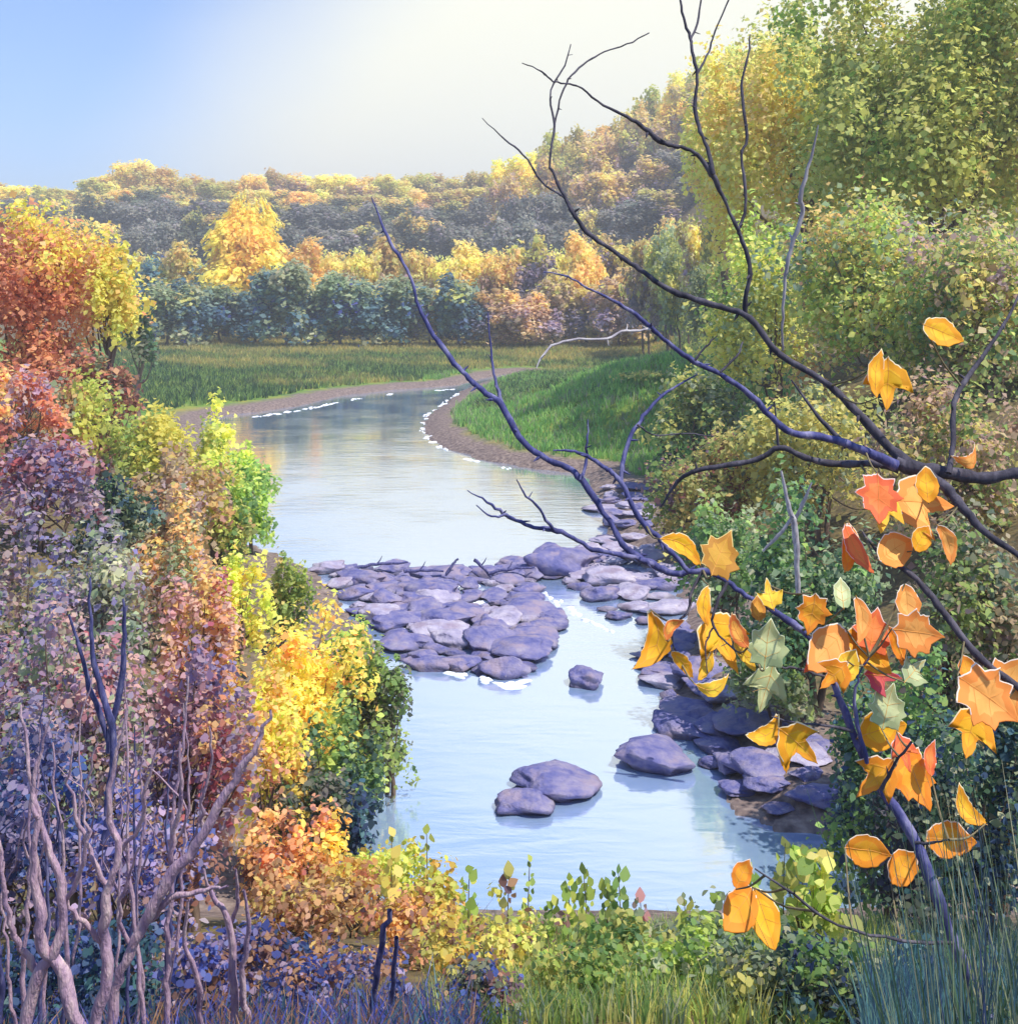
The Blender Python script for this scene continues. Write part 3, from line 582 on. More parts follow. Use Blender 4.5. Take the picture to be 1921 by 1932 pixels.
stem_thing('blue_stemmed_shrub', 'dark blue forked stems higher up at the left', 'shrub', [
    [(200,1935,16),(190,1700,16),(205,1520,15),(215,1400,14),(200,1330,12),(178,1250,10),(172,1170,7),(170,1090,4)],
    [(205,1420,12),(228,1290,11),(235,1200,8),(232,1130,4)],
    [(205,1400,10),(170,1300,10),(150,1220,7),(130,1160,4)]], M_blue, 8.6, dend=8.4)
stem_thing('bare_sapling', 'twin short dark snags at the bottom left of centre', 'sapling', [
    [(700,1935,13),(708,1850,12),(722,1780,13),(735,1718,9)],
    [(735,1935,9),(742,1850,9),(748,1770,8)]], M_blue, 6.6)
# random thin saplings behind, left
rs_ = random.Random(4)
for i in range(15):
    x = rs_.uniform(-10, 380); D = rs_.uniform(6.0, 7.2); w = rs_.uniform(6, 12); yt = rs_.uniform(1270, 1500); l = []
    for k in range(7):
        t = k / 6; l.append((x + rs_.uniform(-10, 10) + 40 * t * math.sin(i), 1940 - (1940 - yt) * t, w * (1 - .72 * t)))
    f2_ = [(l[3][0], l[3][1], w * .5), (l[3][0] + rs_.choice([-1, 1]) * 30, l[3][1] - 80, w * .35), (l[3][0] + rs_.choice([-1, 1]) * 40, l[3][1] - 160, w * .2)]
    e = stem_thing('thin_sapling', 'thin mauve sapling among the thicket at the lower left', 'shrub', [l, f2_], M_mauve if i % 3 else M_blue, D)
    e['group'] = 'thin stems of the lower left thicket'
# pale crossing stems inside the dark shrub on the right
stem_thing('pale_stem_shrub', 'pale grey forked stem crossing in the dark green shrub on the right bank', 'shrub', [
    [(1506,1120,9),(1504,1048,11),(1499,989,11),(1487,951,8),(1474,888,4)],
    [(1499,985,8),(1515,950,7),(1532,910,3)], [(1440,1040,4),(1470,1010,7),(1495,975,6)]], M_pale, 18.2, dend=18.0)

# ------------------------------------------------------------------ foreground bare branches
RT = (1935, 893)
T1 = [  # (points x,y,w ; depth start, end ; material)
 ([(2240,930,60),(2080,905,42),(1935,893,22),(1860,902,22),(1795,893,26),(1730,885,30),(1690,872,26)],3.1,3.2,M_bark),
 ([(1717,880,24),(1669,834,18),(1605,765,15),(1552,716,13),(1471,668,12),(1413,599,12),(1375,583,11),(1311,564,12),(1257,543,10),(1215,513,9),(1183,492,9),(1151,468,8),(1108,438,9),(1081,401,9),(1065,369,7),(1041,321,5),(1037,307,4),(1046,235,5),(1038,187,4),(1046,155,3.5),(1065,123,3),(1077,83,2)],3.2,3.9,M_bark),
 ([(1046,235,4),(1060,176,3.5),(1078,142,3.5),(1108,115,3.5),(1140,97,3),(1183,83,3),(1225,61,2)],3.8,4.0,M_bark),
 ([(1065,372,5),(1054,364,4.5),(1022,342,4),(987,291,3.5),(953,262,3),(910,222,1.6)],3.72,3.9,M_bark),
 ([(1406,596,9),(1407,561,9),(1415,502,8.5),(1396,444,8),(1391,428,8),(1372,390,6),(1354,347,9),(1338,321,11),(1316,291,8),(1290,278,7),(1268,274,8),(1244,265,10),(1215,241,9),(1183,219,7),(1140,198,4.5),(1097,166,3.5),(1076,158,3.5),(1044,152,3.5),(1022,134,3),(985,118,1.8)],3.45,3.3,M_bark),
 ([(1392,430,7),(1399,422,6),(1407,374,5.5),(1399,294,6),(1410,257,5.5),(1399,160,5),(1413,102,4),(1415,64,2)],3.42,3.6,M_bark),
 ([(1346,328,9),(1338,289,7),(1322,246,7),(1311,203,7),(1316,144,6),(1306,96,6),(1303,70,6),(1290,32,5),(1282,-8,4)],3.38,3.5,M_bark),
 ([(1303,74,5),(1316,43,4),(1324,-8,3)],3.5,3.55,M_bark), ([(1317,136,4.5),(1338,96,4),(1348,59,3.5),(1378,-8,3)],3.46,3.5,M_bark),
 ([(1690,878,24),(1632,850,18),(1562,826,15),(1498,818,13),(1455,786,12),(1418,746,11),(1359,706,10),(1311,682,10),(1268,652,9),(1236,625,9),(1199,593,8),(1156,567,6),(1108,543,4),(1070,521,4),(1025,513,2)],3.15,2.8,M_blue),
 ([(1228,619,6),(1209,623,5),(1172,625,5),(1145,639,5),(1076,641,4.5),(1033,660,5),(1012,695,2)],2.92,2.8,M_pale),
 ([(1311,680,5),(1330,655,4),(1354,633,2)],2.95,2.95,M_bark), ([(1359,702,5),(1391,671,4),(1402,644,2)],2.97,3.0,M_bark),
 ([(1696,884,18),(1642,874,15),(1562,874,13),(1509,858,11),(1471,845,11),(1429,866,10),(1359,880,10),(1306,890,9),(1279,909,7),(1247,957,3)],3.2,3.4,M_bark),
 ([(1604,842,11),(1584,829,10),(1536,775,7),(1493,716,2.5)],3.12,3.2,M_bark), ([(1477,660,5),(1476,640,4),(1477,599,5),(1482,524,6),(1493,470,8),(1514,401,8),(1511,369,8),(1530,299,6),(1544,235,2)],3.3,3.2,M_pale),
 ([(1790,893,12),(1798,834,10),(1800,759,10),(1824,716,10),(1883,631,7),(1921,561,5),(1950,480,3)],3.12,3.4,M_bark),
 ([(1745,888,20),(1785,920,20),(1811,951,18),(1853,998,14),(1920,1048,11),(1990,1110,8)],3.15,2.9,M_bark),
 ([(2210,1500,30),(2060,1400,20),(1920,1296,14),(1844,1237,14),(1802,1183,14),(1760,1128,13),(1718,1082,11),(1663,1048,8),(1626,1002,4)],3.0,3.3,M_bark),
 ([(1470,845,5),(1465,800,4),(1462,760,2)],3.3,3.3,M_bark)]
T2 = [
 ([(1880,1960,26),(1800,1780,23),(1743,1624,21),(1727,1591,20),(1697,1536,19),(1663,1490,17),(1634,1435,15),(1609,1380,14),(1583,1313,13),(1570,1280,12),(1529,1204,12),(1495,1178,13),(1449,1145,11),(1407,1124,9),(1373,1098,10),(1327,1077,11),(1272,1082,12),(1234,1065,14),(1201,1048,13),(1175,1027,12),(1150,985,11),(1100,909,12),(1070,882,11),(1022,861,11),(979,823,11),(947,764,13),(926,748,10),(894,722,10),(873,701,9),(843,665,11),(812,620,9),(792,579,7),(777,528,6),(756,488,6),(731,447,6),(711,396,3),(701,371,1.6)],2.5,3.4,M_blue),
 ([(947,760,8),(934,716,6),(927,665,4),(921,589,2)],3.2,3.25,M_blue),
 ([(1300,1078,8),(1265,1040,10),(1243,1014,11),(1218,993,11),(1192,951,10),(1175,913,10),(1154,892,9),(1138,880,8),(1108,861,7),(1076,850,5),(1044,850,3)],2.8,2.9,M_blue),
 ([(1172,910,8),(1177,866,8),(1193,818,8),(1215,786,7),(1241,754,6),(1279,727,4),(1316,706,2)],2.85,3.0,M_blue),
 ([(1203,802,4),(1241,821,3),(1295,818,3),(1348,823,1.6)],2.9,3.0,M_bark), ([(1096,906,8),(1105,877,6),(1108,834,4),(1109,791,2)],3.0,3.05,M_blue),
 ([(1234,1065,10),(1200,1053,9),(1161,1044,9),(1119,1036,9),(1081,1015,9),(1043,998,10),(1009,996,8),(975,981,7),(950,968,8),(920,947,4),(882,925,2)],2.78,2.6,M_blue),
 ([(955,970,6),(928,975,4),(899,953,2)],2.62,2.6,M_blue), ([(1045,1000,7),(1017,960,5),(992,934,4),(975,905,1.8)],2.68,2.6,M_blue),
 ([(1636,1440,9),(1620,1380,8),(1613,1326,7),(1621,1275,4),(1640,1240,3)],2.62,2.6,M_blue),
 ([(1575,1292,6),(1545,1275,5),(1510,1262,5),(1470,1258,4),(1420,1250,3),(1390,1235,2)],2.65,2.7,M_bark),
 ([(1663,1490,8),(1690,1440,6),(1720,1400,4)],2.55,2.5,M_bark), ([(1727,1591,7),(1760,1590,5),(1790,1585,3)],2.5,2.45,M_bark),
 ([(1327,1077,7),(1305,1115,6),(1300,1150,5),(1275,1178,4),(1268,1215,3),(1285,1250,2)],2.7,2.6,M_bark), ([(1373,1098,7),(1352,1140,6),(1345,1180,5),(1372,1215,4),(1400,1235,3)],2.68,2.6,M_bark), ([(1345,1185,4),(1330,1220,3),(1335,1270,2)],2.62,2.6,M_bark), ([(1609,1380,7),(1560,1368,5),(1510,1366,4),(1455,1352,2.5)],2.62,2.58,M_bark), ([(1449,1145,6),(1440,1135,4),(1450,1105,2)],2.68,2.66,M_bark),
 ([(1800,1780,7),(1700,1775,6),(1580,1745,5),(1500,1690,5),(1425,1640,3)],2.5,2.4,M_bark)]
rng = np.random.default_rng(21)
segs = {}
def branch_tree(name, label, T, extra=None):
    P0, R0 = poly3(T[0][0], T[0][1], T[0][2]); base = P0[0].copy(); base[2] = gz(base[0], base[1])
    e = empty(name, base, label, 'tree'); pts = []
    A = Acc(); g = base * 0
    if name == 'overhanging_tree':                                # trunk just outside the frame on the right
        top = P0[0] + np.array((.25, .1, 1.9)); ln = smooth_line([g + (0.1, 0, -.3), (P0[0] - base) * .5 + (.05, 0, 0), P0[0] - base, top - base], 6)
        A.tube(ln, np.linspace(.11, .05, len(ln)), 10)
    else:
        ln = smooth_line([(P0[0] - base) + (.1, 0, -(P0[0] - base)[2] - .2), (P0[0] - base) + (.03, 0, -.15), P0[0] - base], 4); A.tube(ln, np.linspace(.032, R0[0], len(ln)), 9)
    obj('trunk', A.mesh('trunk'), M_bark, e)
    for (ln, d0, d1, m) in T:
        P, R = poly3(ln, d0, d1, 4); R = R * rng.uniform(.86, 1.16, len(R)); P[1:-1] += rng.normal(0, .0012, (len(P) - 2, 3))
        # knobbly buds
        A = Acc(); A.tube(P - base, R, 9)
        for i in range(2, len(P) - 2, 5):
            if R[i] < .011 and rng.random() < .6:
                dd = rng.normal(size=3); dd /= np.linalg.norm(dd); q = P[i] - base
                A.tube(np.array([q, q + dd * (R[i] * 1.5 + .004), q + dd * (R[i] * 2 + .012)]), [R[i] * .6, R[i] * .5, .0008], 5)
        obj('branch', A.mesh('branch'), m, e); pts.append(P)
    segs[name] = np.concatenate(pts); return e, base
tr1, b1 = branch_tree('overhanging_tree', 'nearly bare dark tree reaching in from the right edge over the valley', T1)
tr2, b2 = branch_tree('leaning_sapling', 'leaning sapling with blue violet branches rising from the lower right corner', T2)

# ------------------------------------------------------------------ big autumn leaves on the twigs
def leaf_shape(kind, rng):
    if kind == 'lobed':
        k = [(0,-.5),(.12,-.42),(.33,-.40),(.30,-.22),(.47,-.04),(.33,.04),(.32,.24),(.18,.26),(0,.55),(-.18,.24),(-.34,.22),(-.31,.02),(-.47,-.08),(-.29,-.22),(-.31,-.42),(-.11,-.42)]
    elif kind == 'tri':
        k = [(0,-.5),(.12,-.36),(.30,-.30),(.48,.12),(.30,.08),(.14,.10),(.10,.34),(0,.55),(-.10,.32),(-.15,.08),(-.32,.10),(-.46,.16),(-.30,-.28),(-.12,-.36)]
    elif kind == 'lance':
        k = [(0,-.5),(.10,-.40),(.17,-.2),(.19,0),(.15,.22),(.08,.40),(0,.55),(-.08,.40),(-.15,.22),(-.19,0),(-.17,-.2),(-.10,-.40)]
    else:
        k = [(0,-.5),(.14,-.44),(.28,-.26),(.34,-.02),(.28,.22),(.14,.40),(0,.55),(-.14,.40),(-.28,.22),(-.34,-.02),(-.28,-.26),(-.14,-.44)]
    k = np.array(k) * rng.uniform(.93, 1.07, (len(k), 2)); o = []
    for i in range(len(k)):                                       # slightly toothed margin
        a = k[i]; b = k[(i + 1) % len(k)]; o += [a, a * .66 + b * .34 + rng.normal(0, .008, 2), a * .34 + b * .66 + rng.normal(0, .012, 2)]
    return np.array(o)
def big_leaf(parent, base, x, y, size, ang, kind, c_in, c_mid, c_rimlight, D, curl=1.0, label=None, stalk=True, name='leaf'):
    size = size * 1.0; O = leaf_shape(kind, rng); n = len(O); rings = [1.0, .945, .62, .3]; V = []; 
    L_ = size * D / F; tilt = rng.uniform(.05, .85); yaw = rng.uniform(-.5, .5); ca, sa = math.cos(rad(ang)), math.sin(rad(ang))
    Ry = np.array([[math.cos(yaw), 0, math.sin(yaw)], [0, 1, 0], [-math.sin(yaw), 0, math.cos(yaw)]])
    allp = np.concatenate([O * s_ for s_ in rings] + [np.zeros((1, 2))])
    u, v = allp[:, 0].copy(), allp[:, 1].copy()
    # bend along the midrib (curl) and fold across it
    th = curl * 1.9 * v
    if kind in ('lance', 'arc'):
        bx = curl * .55 * (v * v) * 1.2
    else: bx = curl * .14 * v * v
    dep = -.34 * curl * (v * v) - .30 * np.abs(u) * (.4 + .4 * curl) + .02 * np.sin(11 * v + 3 * u) + .012 * np.sin(17 * u)
    p3 = np.stack([u + bx - curl * .1, dep, v * (1 - .12 * abs(curl))], 1)
    p3 = p3 @ Ry.T
    q = np.stack([p3[:, 0] * ca + p3[:, 2] * sa, p3[:, 1], -p3[:, 0] * sa + p3[:, 2] * ca], 1) * L_; q[:, 1] += tilt * q[:, 2]
    cen = PX(x, y, D) - base; q = q + cen
    th_ = .0007
    nrm = np.array((0, 1., 0)); Vf = np.concatenate([q, q + nrm * th_]); m_ = len(q); Fc = []; cols = []
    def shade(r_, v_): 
        return (c_rimlight, c_mid, c_in, c_in)[r_]
    for side in (0, 1):
        for r_ in range(3):
            for i in range(n):
                j = (i + 1) % n; f = (r_ * n + i, r_ * n + j, (r_ + 1) * n + j, (r_ + 1) * n + i)
                f = tuple(a + side * m_ for a in f); Fc.append(f if side else f[::-1])
                k = (c_rimlight, c_mid, c_in)[r_] ; w = np.clip(allp[r_ * n + i, 1] + .45 + rng.uniform(-.12, .12), 0, 1)
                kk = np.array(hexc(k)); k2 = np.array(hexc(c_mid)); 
                # backlit edge painted as a pale rim on the upper left, broken up
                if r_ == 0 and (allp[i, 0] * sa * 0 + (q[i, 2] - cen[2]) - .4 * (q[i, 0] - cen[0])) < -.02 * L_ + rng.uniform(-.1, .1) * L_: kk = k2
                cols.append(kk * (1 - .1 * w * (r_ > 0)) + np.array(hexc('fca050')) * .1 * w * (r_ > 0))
        for i in range(n):
            j = (i + 1) % n; f = (3 * n + i, 3 * n + j, 4 * n); f = tuple(a + side * m_ for a in f); Fc.append(f if side else f[::-1]); cols.append(np.array(hexc(c_in)))
    for i in range(n):
        j = (i + 1) % n; Fc.append((i, j, j + m_, i + m_)); cols.append(np.array(hexc(c_rimlight)))
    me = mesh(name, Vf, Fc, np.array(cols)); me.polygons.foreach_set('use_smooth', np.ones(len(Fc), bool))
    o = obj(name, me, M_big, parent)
    if label: o['label'] = label
    def surf(u_, v_):                                              # the same curl for the veins
        bx_ = curl * .55 * v_ * v_ * 1.2 if kind == 'lance' else curl * .14 * v_ * v_
        a_ = np.array((u_ + bx_ - curl * .1, -.34 * curl * v_ * v_ - .30 * abs(u_) * (.4 + .4 * curl) + .02 * math.sin(11 * v_ + 3 * u_) + .012 * math.sin(17 * u_) - .006, v_ * (1 - .12 * abs(curl)))) @ Ry.T
        z_ = -a_[0] * sa + a_[2] * ca; return np.array((a_[0] * ca + a_[2] * sa, a_[1] + tilt * z_, z_)) * L_ + cen
    A = Acc(); A.tube(np.array([surf(0, v_) for v_ in np.linspace(-.5, .5, 9)]), np.linspace(.0008, .0003, 9), 4)
    wv = .13 if kind == 'lance' else .26
    for v0 in (-.25, .02):
        for sg in (-1, 1): A.tube(np.array([surf(sg * wv * t_, v0 + .16 * t_) for t_ in (0, .35, .7, 1)]), np.linspace(.0004, .0002, 4), 4)
    obj('veins', A.mesh('veins'), M_vein, o)
    if stalk:                                                     # leaf stalk down to the nearest twig
        b = q[0]; S = segs[parent.name.split('.')[0]] - base; dd = np.linalg.norm((S - b) * np.array((1, .35, 1)), axis=1); t = S[dd.argmin()]
        mid = (b + t) / 2 + np.array((0, 0, -.06 * np.linalg.norm(b - t)))
        ln = smooth_line([b, mid, t], 5); d_ = np.linalg.norm(b - t)
        obj('leaf_stalk', mesh('leaf_stalk', *tube(ln, np.linspace(.0016, .0024 + .004 * min(d_, .4), len(ln)), 5), smooth=True), M_stalk, o)
    return o
M_stalk = noisy_material('green_brown_twig', [hexc('5c5a40'), hexc('7a6c50'), hexc('8f8a68')], 40, .8, .3, (1, 1, 1), .002)
AM = ('ffd030', 'fcb828', 'fff2cc'); OR = ('ffbe38', 'fca430', 'fff0dc'); PE = ('ffc468', 'fcaa50', 'fff4e4'); YE = ('ffe44c', 'ffd440', 'fff6d0')  # inner, middle and painted rim light colours
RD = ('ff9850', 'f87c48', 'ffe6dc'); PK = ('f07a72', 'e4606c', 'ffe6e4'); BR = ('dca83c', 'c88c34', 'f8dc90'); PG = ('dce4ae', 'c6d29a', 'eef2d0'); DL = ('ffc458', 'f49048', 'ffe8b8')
LV = [ # x, y, size, angle (0 = tip up, clockwise), kind, palette, curl, tree(1/2)
 (1285,1035,96,128,'lance',AM,.9,2),(1362,1046,88,10,'lobed',BR,.4,2),(1333,1143,72,165,'lance',AM,-.8,2),(1222,1207,128,215,'lance',AM,1.5,2),(1270,1186,60,70,'lance',DL,1.0,2),
 (1287,1252,66,160,'lance',AM,.4,2),(1356,1205,112,135,'tri',AM,.4,2),(1394,1190,78,-20,'lance',DL,.6,2),(1331,1254,64,200,'lance',YE,.3,2),(1344,1292,76,100,'lance',YE,-1.2,2),(1405,1238,60,120,'lance',YE,.2,2),
 (1455,1122,56,20,'tri',YE,.5,2),(1432,1149,44,0,'oval',BR,.6,2),(1529,1155,78,180,'lobed',OR,.5,2),(1621,1165,84,200,'lance',PE,.9,2),(1705,1136,72,170,'oval',PE,1.0,2),(1650,1190,84,30,'lobed',RD,.4,2),
 (1690,1215,76,150,'lance',OR,.5,2),(1731,1196,98,120,'lobed',PE,.3,2),(1558,1218,104,235,'oval',PE,.5,2),(1540,1232,80,230,'lance',RD,.4,2),(1634,1229,96,155,'oval',AM,.6,2),(1572,1270,78,200,'tri',OR,.5,2),(1600,1257,66,20,'oval',YE,.3,2),
 (1663,1277,74,110,'tri',PK,.3,2),(1600,1031,92,195,'lance',OR,.5,1),(1618,1034,92,165,'lance',RD,-.5,1),(1652,938,96,215,'lobed',RD,.6,1),(1662,958,84,190,'tri',YE,.4,1),(1736,951,122,100,'tri',PE,.3,1),(1750,914,66,5,'oval',AM,.3,1),
 (1690,1040,82,60,'oval',PE,.5,1),(1741,1017,56,30,'oval',AM,.5,1),(1783,1024,84,150,'lance',PE,.9,1),(1825,860,66,90,'lance',PE,-2.0,1),(1663,1382,102,85,'oval',AM,.5,2),(1703,1418,62,150,'tri',RD,.3,2),
 (1650,1462,102,250,'tri',OR,.5,2),(1722,1470,104,165,'lobed',OR,.4,2),(1757,1430,62,15,'lance',RD,.5,2),(1440,1374,86,262,'lance',AM,1.4,2),(1499,1408,104,150,'tri',AM,.8,2),(1480,1426,60,190,'lance',AM,.2,2),
 (1790,1588,96,80,'oval',OR,.5,2),(1828,1519,88,-15,'lance',AM,1.2,2),(1634,1608,88,100,'oval',OR,.4,2),(1707,1640,80,75,'oval',OR,.8,2),(1862,1322,130,150,'lobed',PE,.5,1),(1828,1262,56,0,'oval',OR,.5,1),(1826,1376,100,215,'tri',AM,.6,1),(1905,1290,120,60,'lobed',PE,.3,1),
 (1403,1650,58,5,'oval',OR,.5,2),(1391,1706,92,225,'oval',OR,.7,2),(1440,1733,86,175,'oval',AM,.4,2),(1776,628,80,110,'oval',AM,.4,1),(1668,720,104,160,'tri',AM,.7,1),(1655,705,88,-10,'lance',AM,.3,1),
 (1449,1216,96,20,'lobed',PG,.2,2),(1445,1296,92,200,'tri',PG,.2,2),(1676,1334,86,10,'lobed',PG,.2,2),(1726,1268,60,60,'tri',PG,.3,2),(1590,1120,50,30,'oval',PG,.3,2)]
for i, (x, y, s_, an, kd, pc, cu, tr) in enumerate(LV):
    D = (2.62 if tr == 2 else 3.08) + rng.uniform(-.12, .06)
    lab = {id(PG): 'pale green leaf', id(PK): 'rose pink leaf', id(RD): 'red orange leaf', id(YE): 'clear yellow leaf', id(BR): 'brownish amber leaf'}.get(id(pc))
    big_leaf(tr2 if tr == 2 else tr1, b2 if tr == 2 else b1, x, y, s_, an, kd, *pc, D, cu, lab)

# ------------------------------------------------------------------ rocks
def rock_mesh(seed, flat=.5):
    import bmesh
    bm = bmesh.new(); bmesh.ops.create_icosphere(bm, subdivisions=4, radius=.5); rg_ = np.random.default_rng(seed)
    ph = rg_.uniform(0, 6, 6); ax = rg_.uniform(.8, 1.25, 3); cuts = [(v_ / np.linalg.norm(v_), rg_.uniform(.27, .43)) for v_ in rg_.normal(size=(15, 3))]
    for v in bm.verts:
        p = np.array(v.co)
        for nn, dd in cuts:
            k = p @ nn - dd
            if k > 0: p = p - nn * k * .93
        k = 1 + .07 * math.sin(p[0] * 7 + ph[0]) * math.sin(p[1] * 6 + ph[1]) + .06 * math.sin(p[2] * 15 + ph[2] + p[0] * 9) + .025 * math.sin(p[0] * 31 + ph[3]) * math.sin(p[1] * 27 + p[2] * 23)
        p = p * k * ax; p[2] *= flat; v.co = p
    from mathutils import noise
    for v in bm.verts:
        q = v.co * 2.3 + Vector((seed * 3.1, 0, 0)); v.co *= 1 + .16 * noise.fractal(q, .9, 2.1, 5) + .05 * (abs(noise.noise(q * 2.1)) - .25)
    me = bpy.data.meshes.new('rock'); bm.to_mesh(me); bm.free(); me.polygons.foreach_set('use_smooth', np.ones(len(me.polygons), bool)); return me
M_rock = noisy_material('violet_stone', [hexc('4c5086'), hexc('646494'), hexc('827c9c'), hexc('9a92a0')], 3.2, .75, .8, (1, 1, 1), .05)
M_rockp = noisy_material('pale_stone', [hexc('8580a0'), hexc('a79fb4'), hexc('c4bcc4')], 3.2, .8, .8, (1, 1, 1), .05)
for m_ in (M_rock, M_rockp):                                      # wet band at the waterline, silt tops
    n_ = m_.node_tree; N = n_.nodes.new; L = n_.links.new; p_ = [q for q in n_.nodes if q.type == 'BSDF_PRINCIPLED'][0]; src = p_.inputs['Base Color'].links[0].from_socket
    g_ = N('ShaderNodeNewGeometry'); sx = N('ShaderNodeSeparateXYZ'); L(g_.outputs['Position'], sx.inputs[0])
    nn_ = N('ShaderNodeTexNoise'); nn_.inputs['Scale'].default_value = 2.2; nn_.inputs['Detail'].default_value = 6; L(g_.outputs['Position'], nn_.inputs['Vector'])
    ma = N('ShaderNodeMath'); ma.operation = 'MULTIPLY_ADD'; ma.inputs[1].default_value = -.12; L(nn_.outputs['Fac'], ma.inputs[0]); L(sx.outputs['Z'], ma.inputs[2])
    w_ = N('ShaderNodeMapRange'); w_.inputs['From Min'].default_value = -.01; w_.inputs['From Max'].default_value = .06; w_.inputs['To Min'].default_value = .45; L(ma.outputs[0], w_.inputs['Value'])
    s_ = N('ShaderNodeMixRGB'); s_.blend_type = 'MULTIPLY'; s_.inputs['Fac'].default_value = 1; 
    t_ = N('ShaderNodeMapRange'); t_.inputs['From Min'].default_value = .52; t_.inputs['From Max'].default_value = .66; L(nn_.outputs['Fac'], t_.inputs['Value'])
    x_ = N('ShaderNodeMixRGB'); x_.inputs['Color2'].default_value = (*hexc('948698'), 1); L(t_.outputs[0], x_.inputs['Fac']); L(src, x_.inputs['Color1'])
    L(x_.outputs[0], s_.inputs['Color1']); L(w_.outputs[0], s_.inputs['Color2']); L(s_.outputs[0], p_.inputs['Base Color'])
RM = [rock_mesh(500 + i, .62) for i in range(9)]; RMP = [me.copy() for me in RM]
for me in RM: me.materials.append(M_rock)
for me in RMP: me.materials.append(M_rockp)
def place_rock(x, y, wpx, label, group=None, k=0, pale=False, tall=1.0, rz=0, name='boulder', sink=.3):
    p = WP(x, y); w = wpx * p[1] / F; o = obj(name, (RMP if pale else RM)[k % 9], None)
    o.scale = (w, w * .85, w * tall); o.rotation_euler = (0, 0, rz); z0 = max(0, gz(p[0], p[1]) )
    o.location = (p[0], p[1] + w * .1, z0 + w * .31 * tall * (1 - 2 * sink)); return tag(o, label, 'rock', group)
place_rock(1108, 1292, 96, 'lone grey boulder in the water between the rapids and the big pool', k=1, tall=.8)
place_rock(1045, 1495, 158, 'larger flat topped boulder of the touching pair in mid pool', k=2, tall=.62)
place_rock(985, 1530, 120, 'smaller pointed boulder of the touching pair in mid pool', k=3, tall=.5)
place_rock(1240, 1447, 146, 'big rounded boulder beside the right shore of the pool', k=4, tall=.62)
place_rock(1345, 1448, 80, 'low boulder right of the big rounded one by the right shore', k=5, tall=.5)
place_rock(1062, 1085, 128, 'humped boulder at the upstream right corner of the rapids', k=6, tall=.95, sink=.2)
place_rock(955, 1275, 100, 'dark rounded boulder at the downstream tip of the rapids', k=7, tall=.75)
place_rock(815, 1262, 92, 'boulder at the downstream left corner of the rapids beside the olive bush', k=8, tall=.7)
place_rock(1045, 1178, 62, 'small boulder at the right edge of the rapids', k=0, tall=.6)
def inpoly(x, y, P):
    c = False
    for i in range(len(P)):
        a = P[i]; b = P[i - 1]
        if (a[1] > y) != (b[1] > y) and x < a[0] + (y - a[1]) * (b[0] - a[0]) / (b[1] - a[1]): c = not c
    return c
rq = random.Random(77)
def rock_field(P, spacing, n, label, group, pale=0.0, wr=(.5, 1.6), tall=(.32, .7), cx=10):
    pts = []; xs = [p[0] for p in P]; ys_ = [p[1] for p in P]
    for _ in range(n * 60):
        x = rq.uniform(min(xs), max(xs)); y = rq.uniform(min(ys_), max(ys_))
        if not inpoly(x, y, P): continue
        w = WP(x, y)
        if all((w[0] - q[0]) ** 2 + (w[1] - q[1]) ** 2 > spacing ** 2 for q in pts):
            pts.append(w); 
            wm = rq.uniform(*wr); pl = rq.random() < pale
            place_rock(x, y, wm * F / w[1], label[1] if pl else label[0], group[1] if pl else group[0], rq.randrange(9), pl, rq.uniform(*tall), rq.uniform(0, 6), 'river_stone', sink=rq.uniform(.22, .38))
        if len(pts) >= n: break
rapL = [(600,1066),(700,1074),(860,1088),(960,1075),(1050,1052),(1110,1050),(1110,1080),(1000,1095),(1005,1130),(1050,1160),(1050,1185),(1025,1200),(1010,1225),(975,1240),(985,1265),(950,1285),(870,1262),(800,1268),(755,1235),(715,1180),(650,1120)]
rock_field(rapL, .52, 190, ('violet grey stone in the main rock bar of the rapids', 'paler lavender stone in the main rock bar of the rapids'), ('dark stones of the rapids', 'pale stones of the rapids'), .2)
rapR = [(1060,1075),(1100,1045),(1200,1042),(1262,1085),(1285,1120),(1285,1150),(1190,1188),(1130,1172),(1140,1125),(1070,1105)]
rock_field(rapR, .7, 60, ('violet grey stone on the right side of the rapids', 'pale lavender stone on the right side of the rapids'), ('violet stones right of the rapids', 'pale stones right of the rapids'), .75)
rsh = [(1215,1215),(1290,1200),(1330,1300),(1420,1400),(1540,1440),(1570,1560),(1480,1560),(1420,1530),(1375,1490),(1380,1430),(1310,1400),(1270,1380),(1240,1340),(1250,1290),(1212,1262)]
rock_field(rsh, .5, 120, ('violet grey stone along the right shore of the pool', 'pale stone along the right shore of the pool'), ('violet stones of the right shore', 'pale stones of the right shore'), .15, wr=(.55, 1.2))
rock_field([(1130,930),(1190,930),(1230,1000),(1230,1050),(1140,1035)], .8, 22, ('violet grey stone on the mud spit above the rapids', 'pale stone on the mud spit above the rapids'), ('violet stones on the mud spit', 'pale stones on the mud spit'), .5)
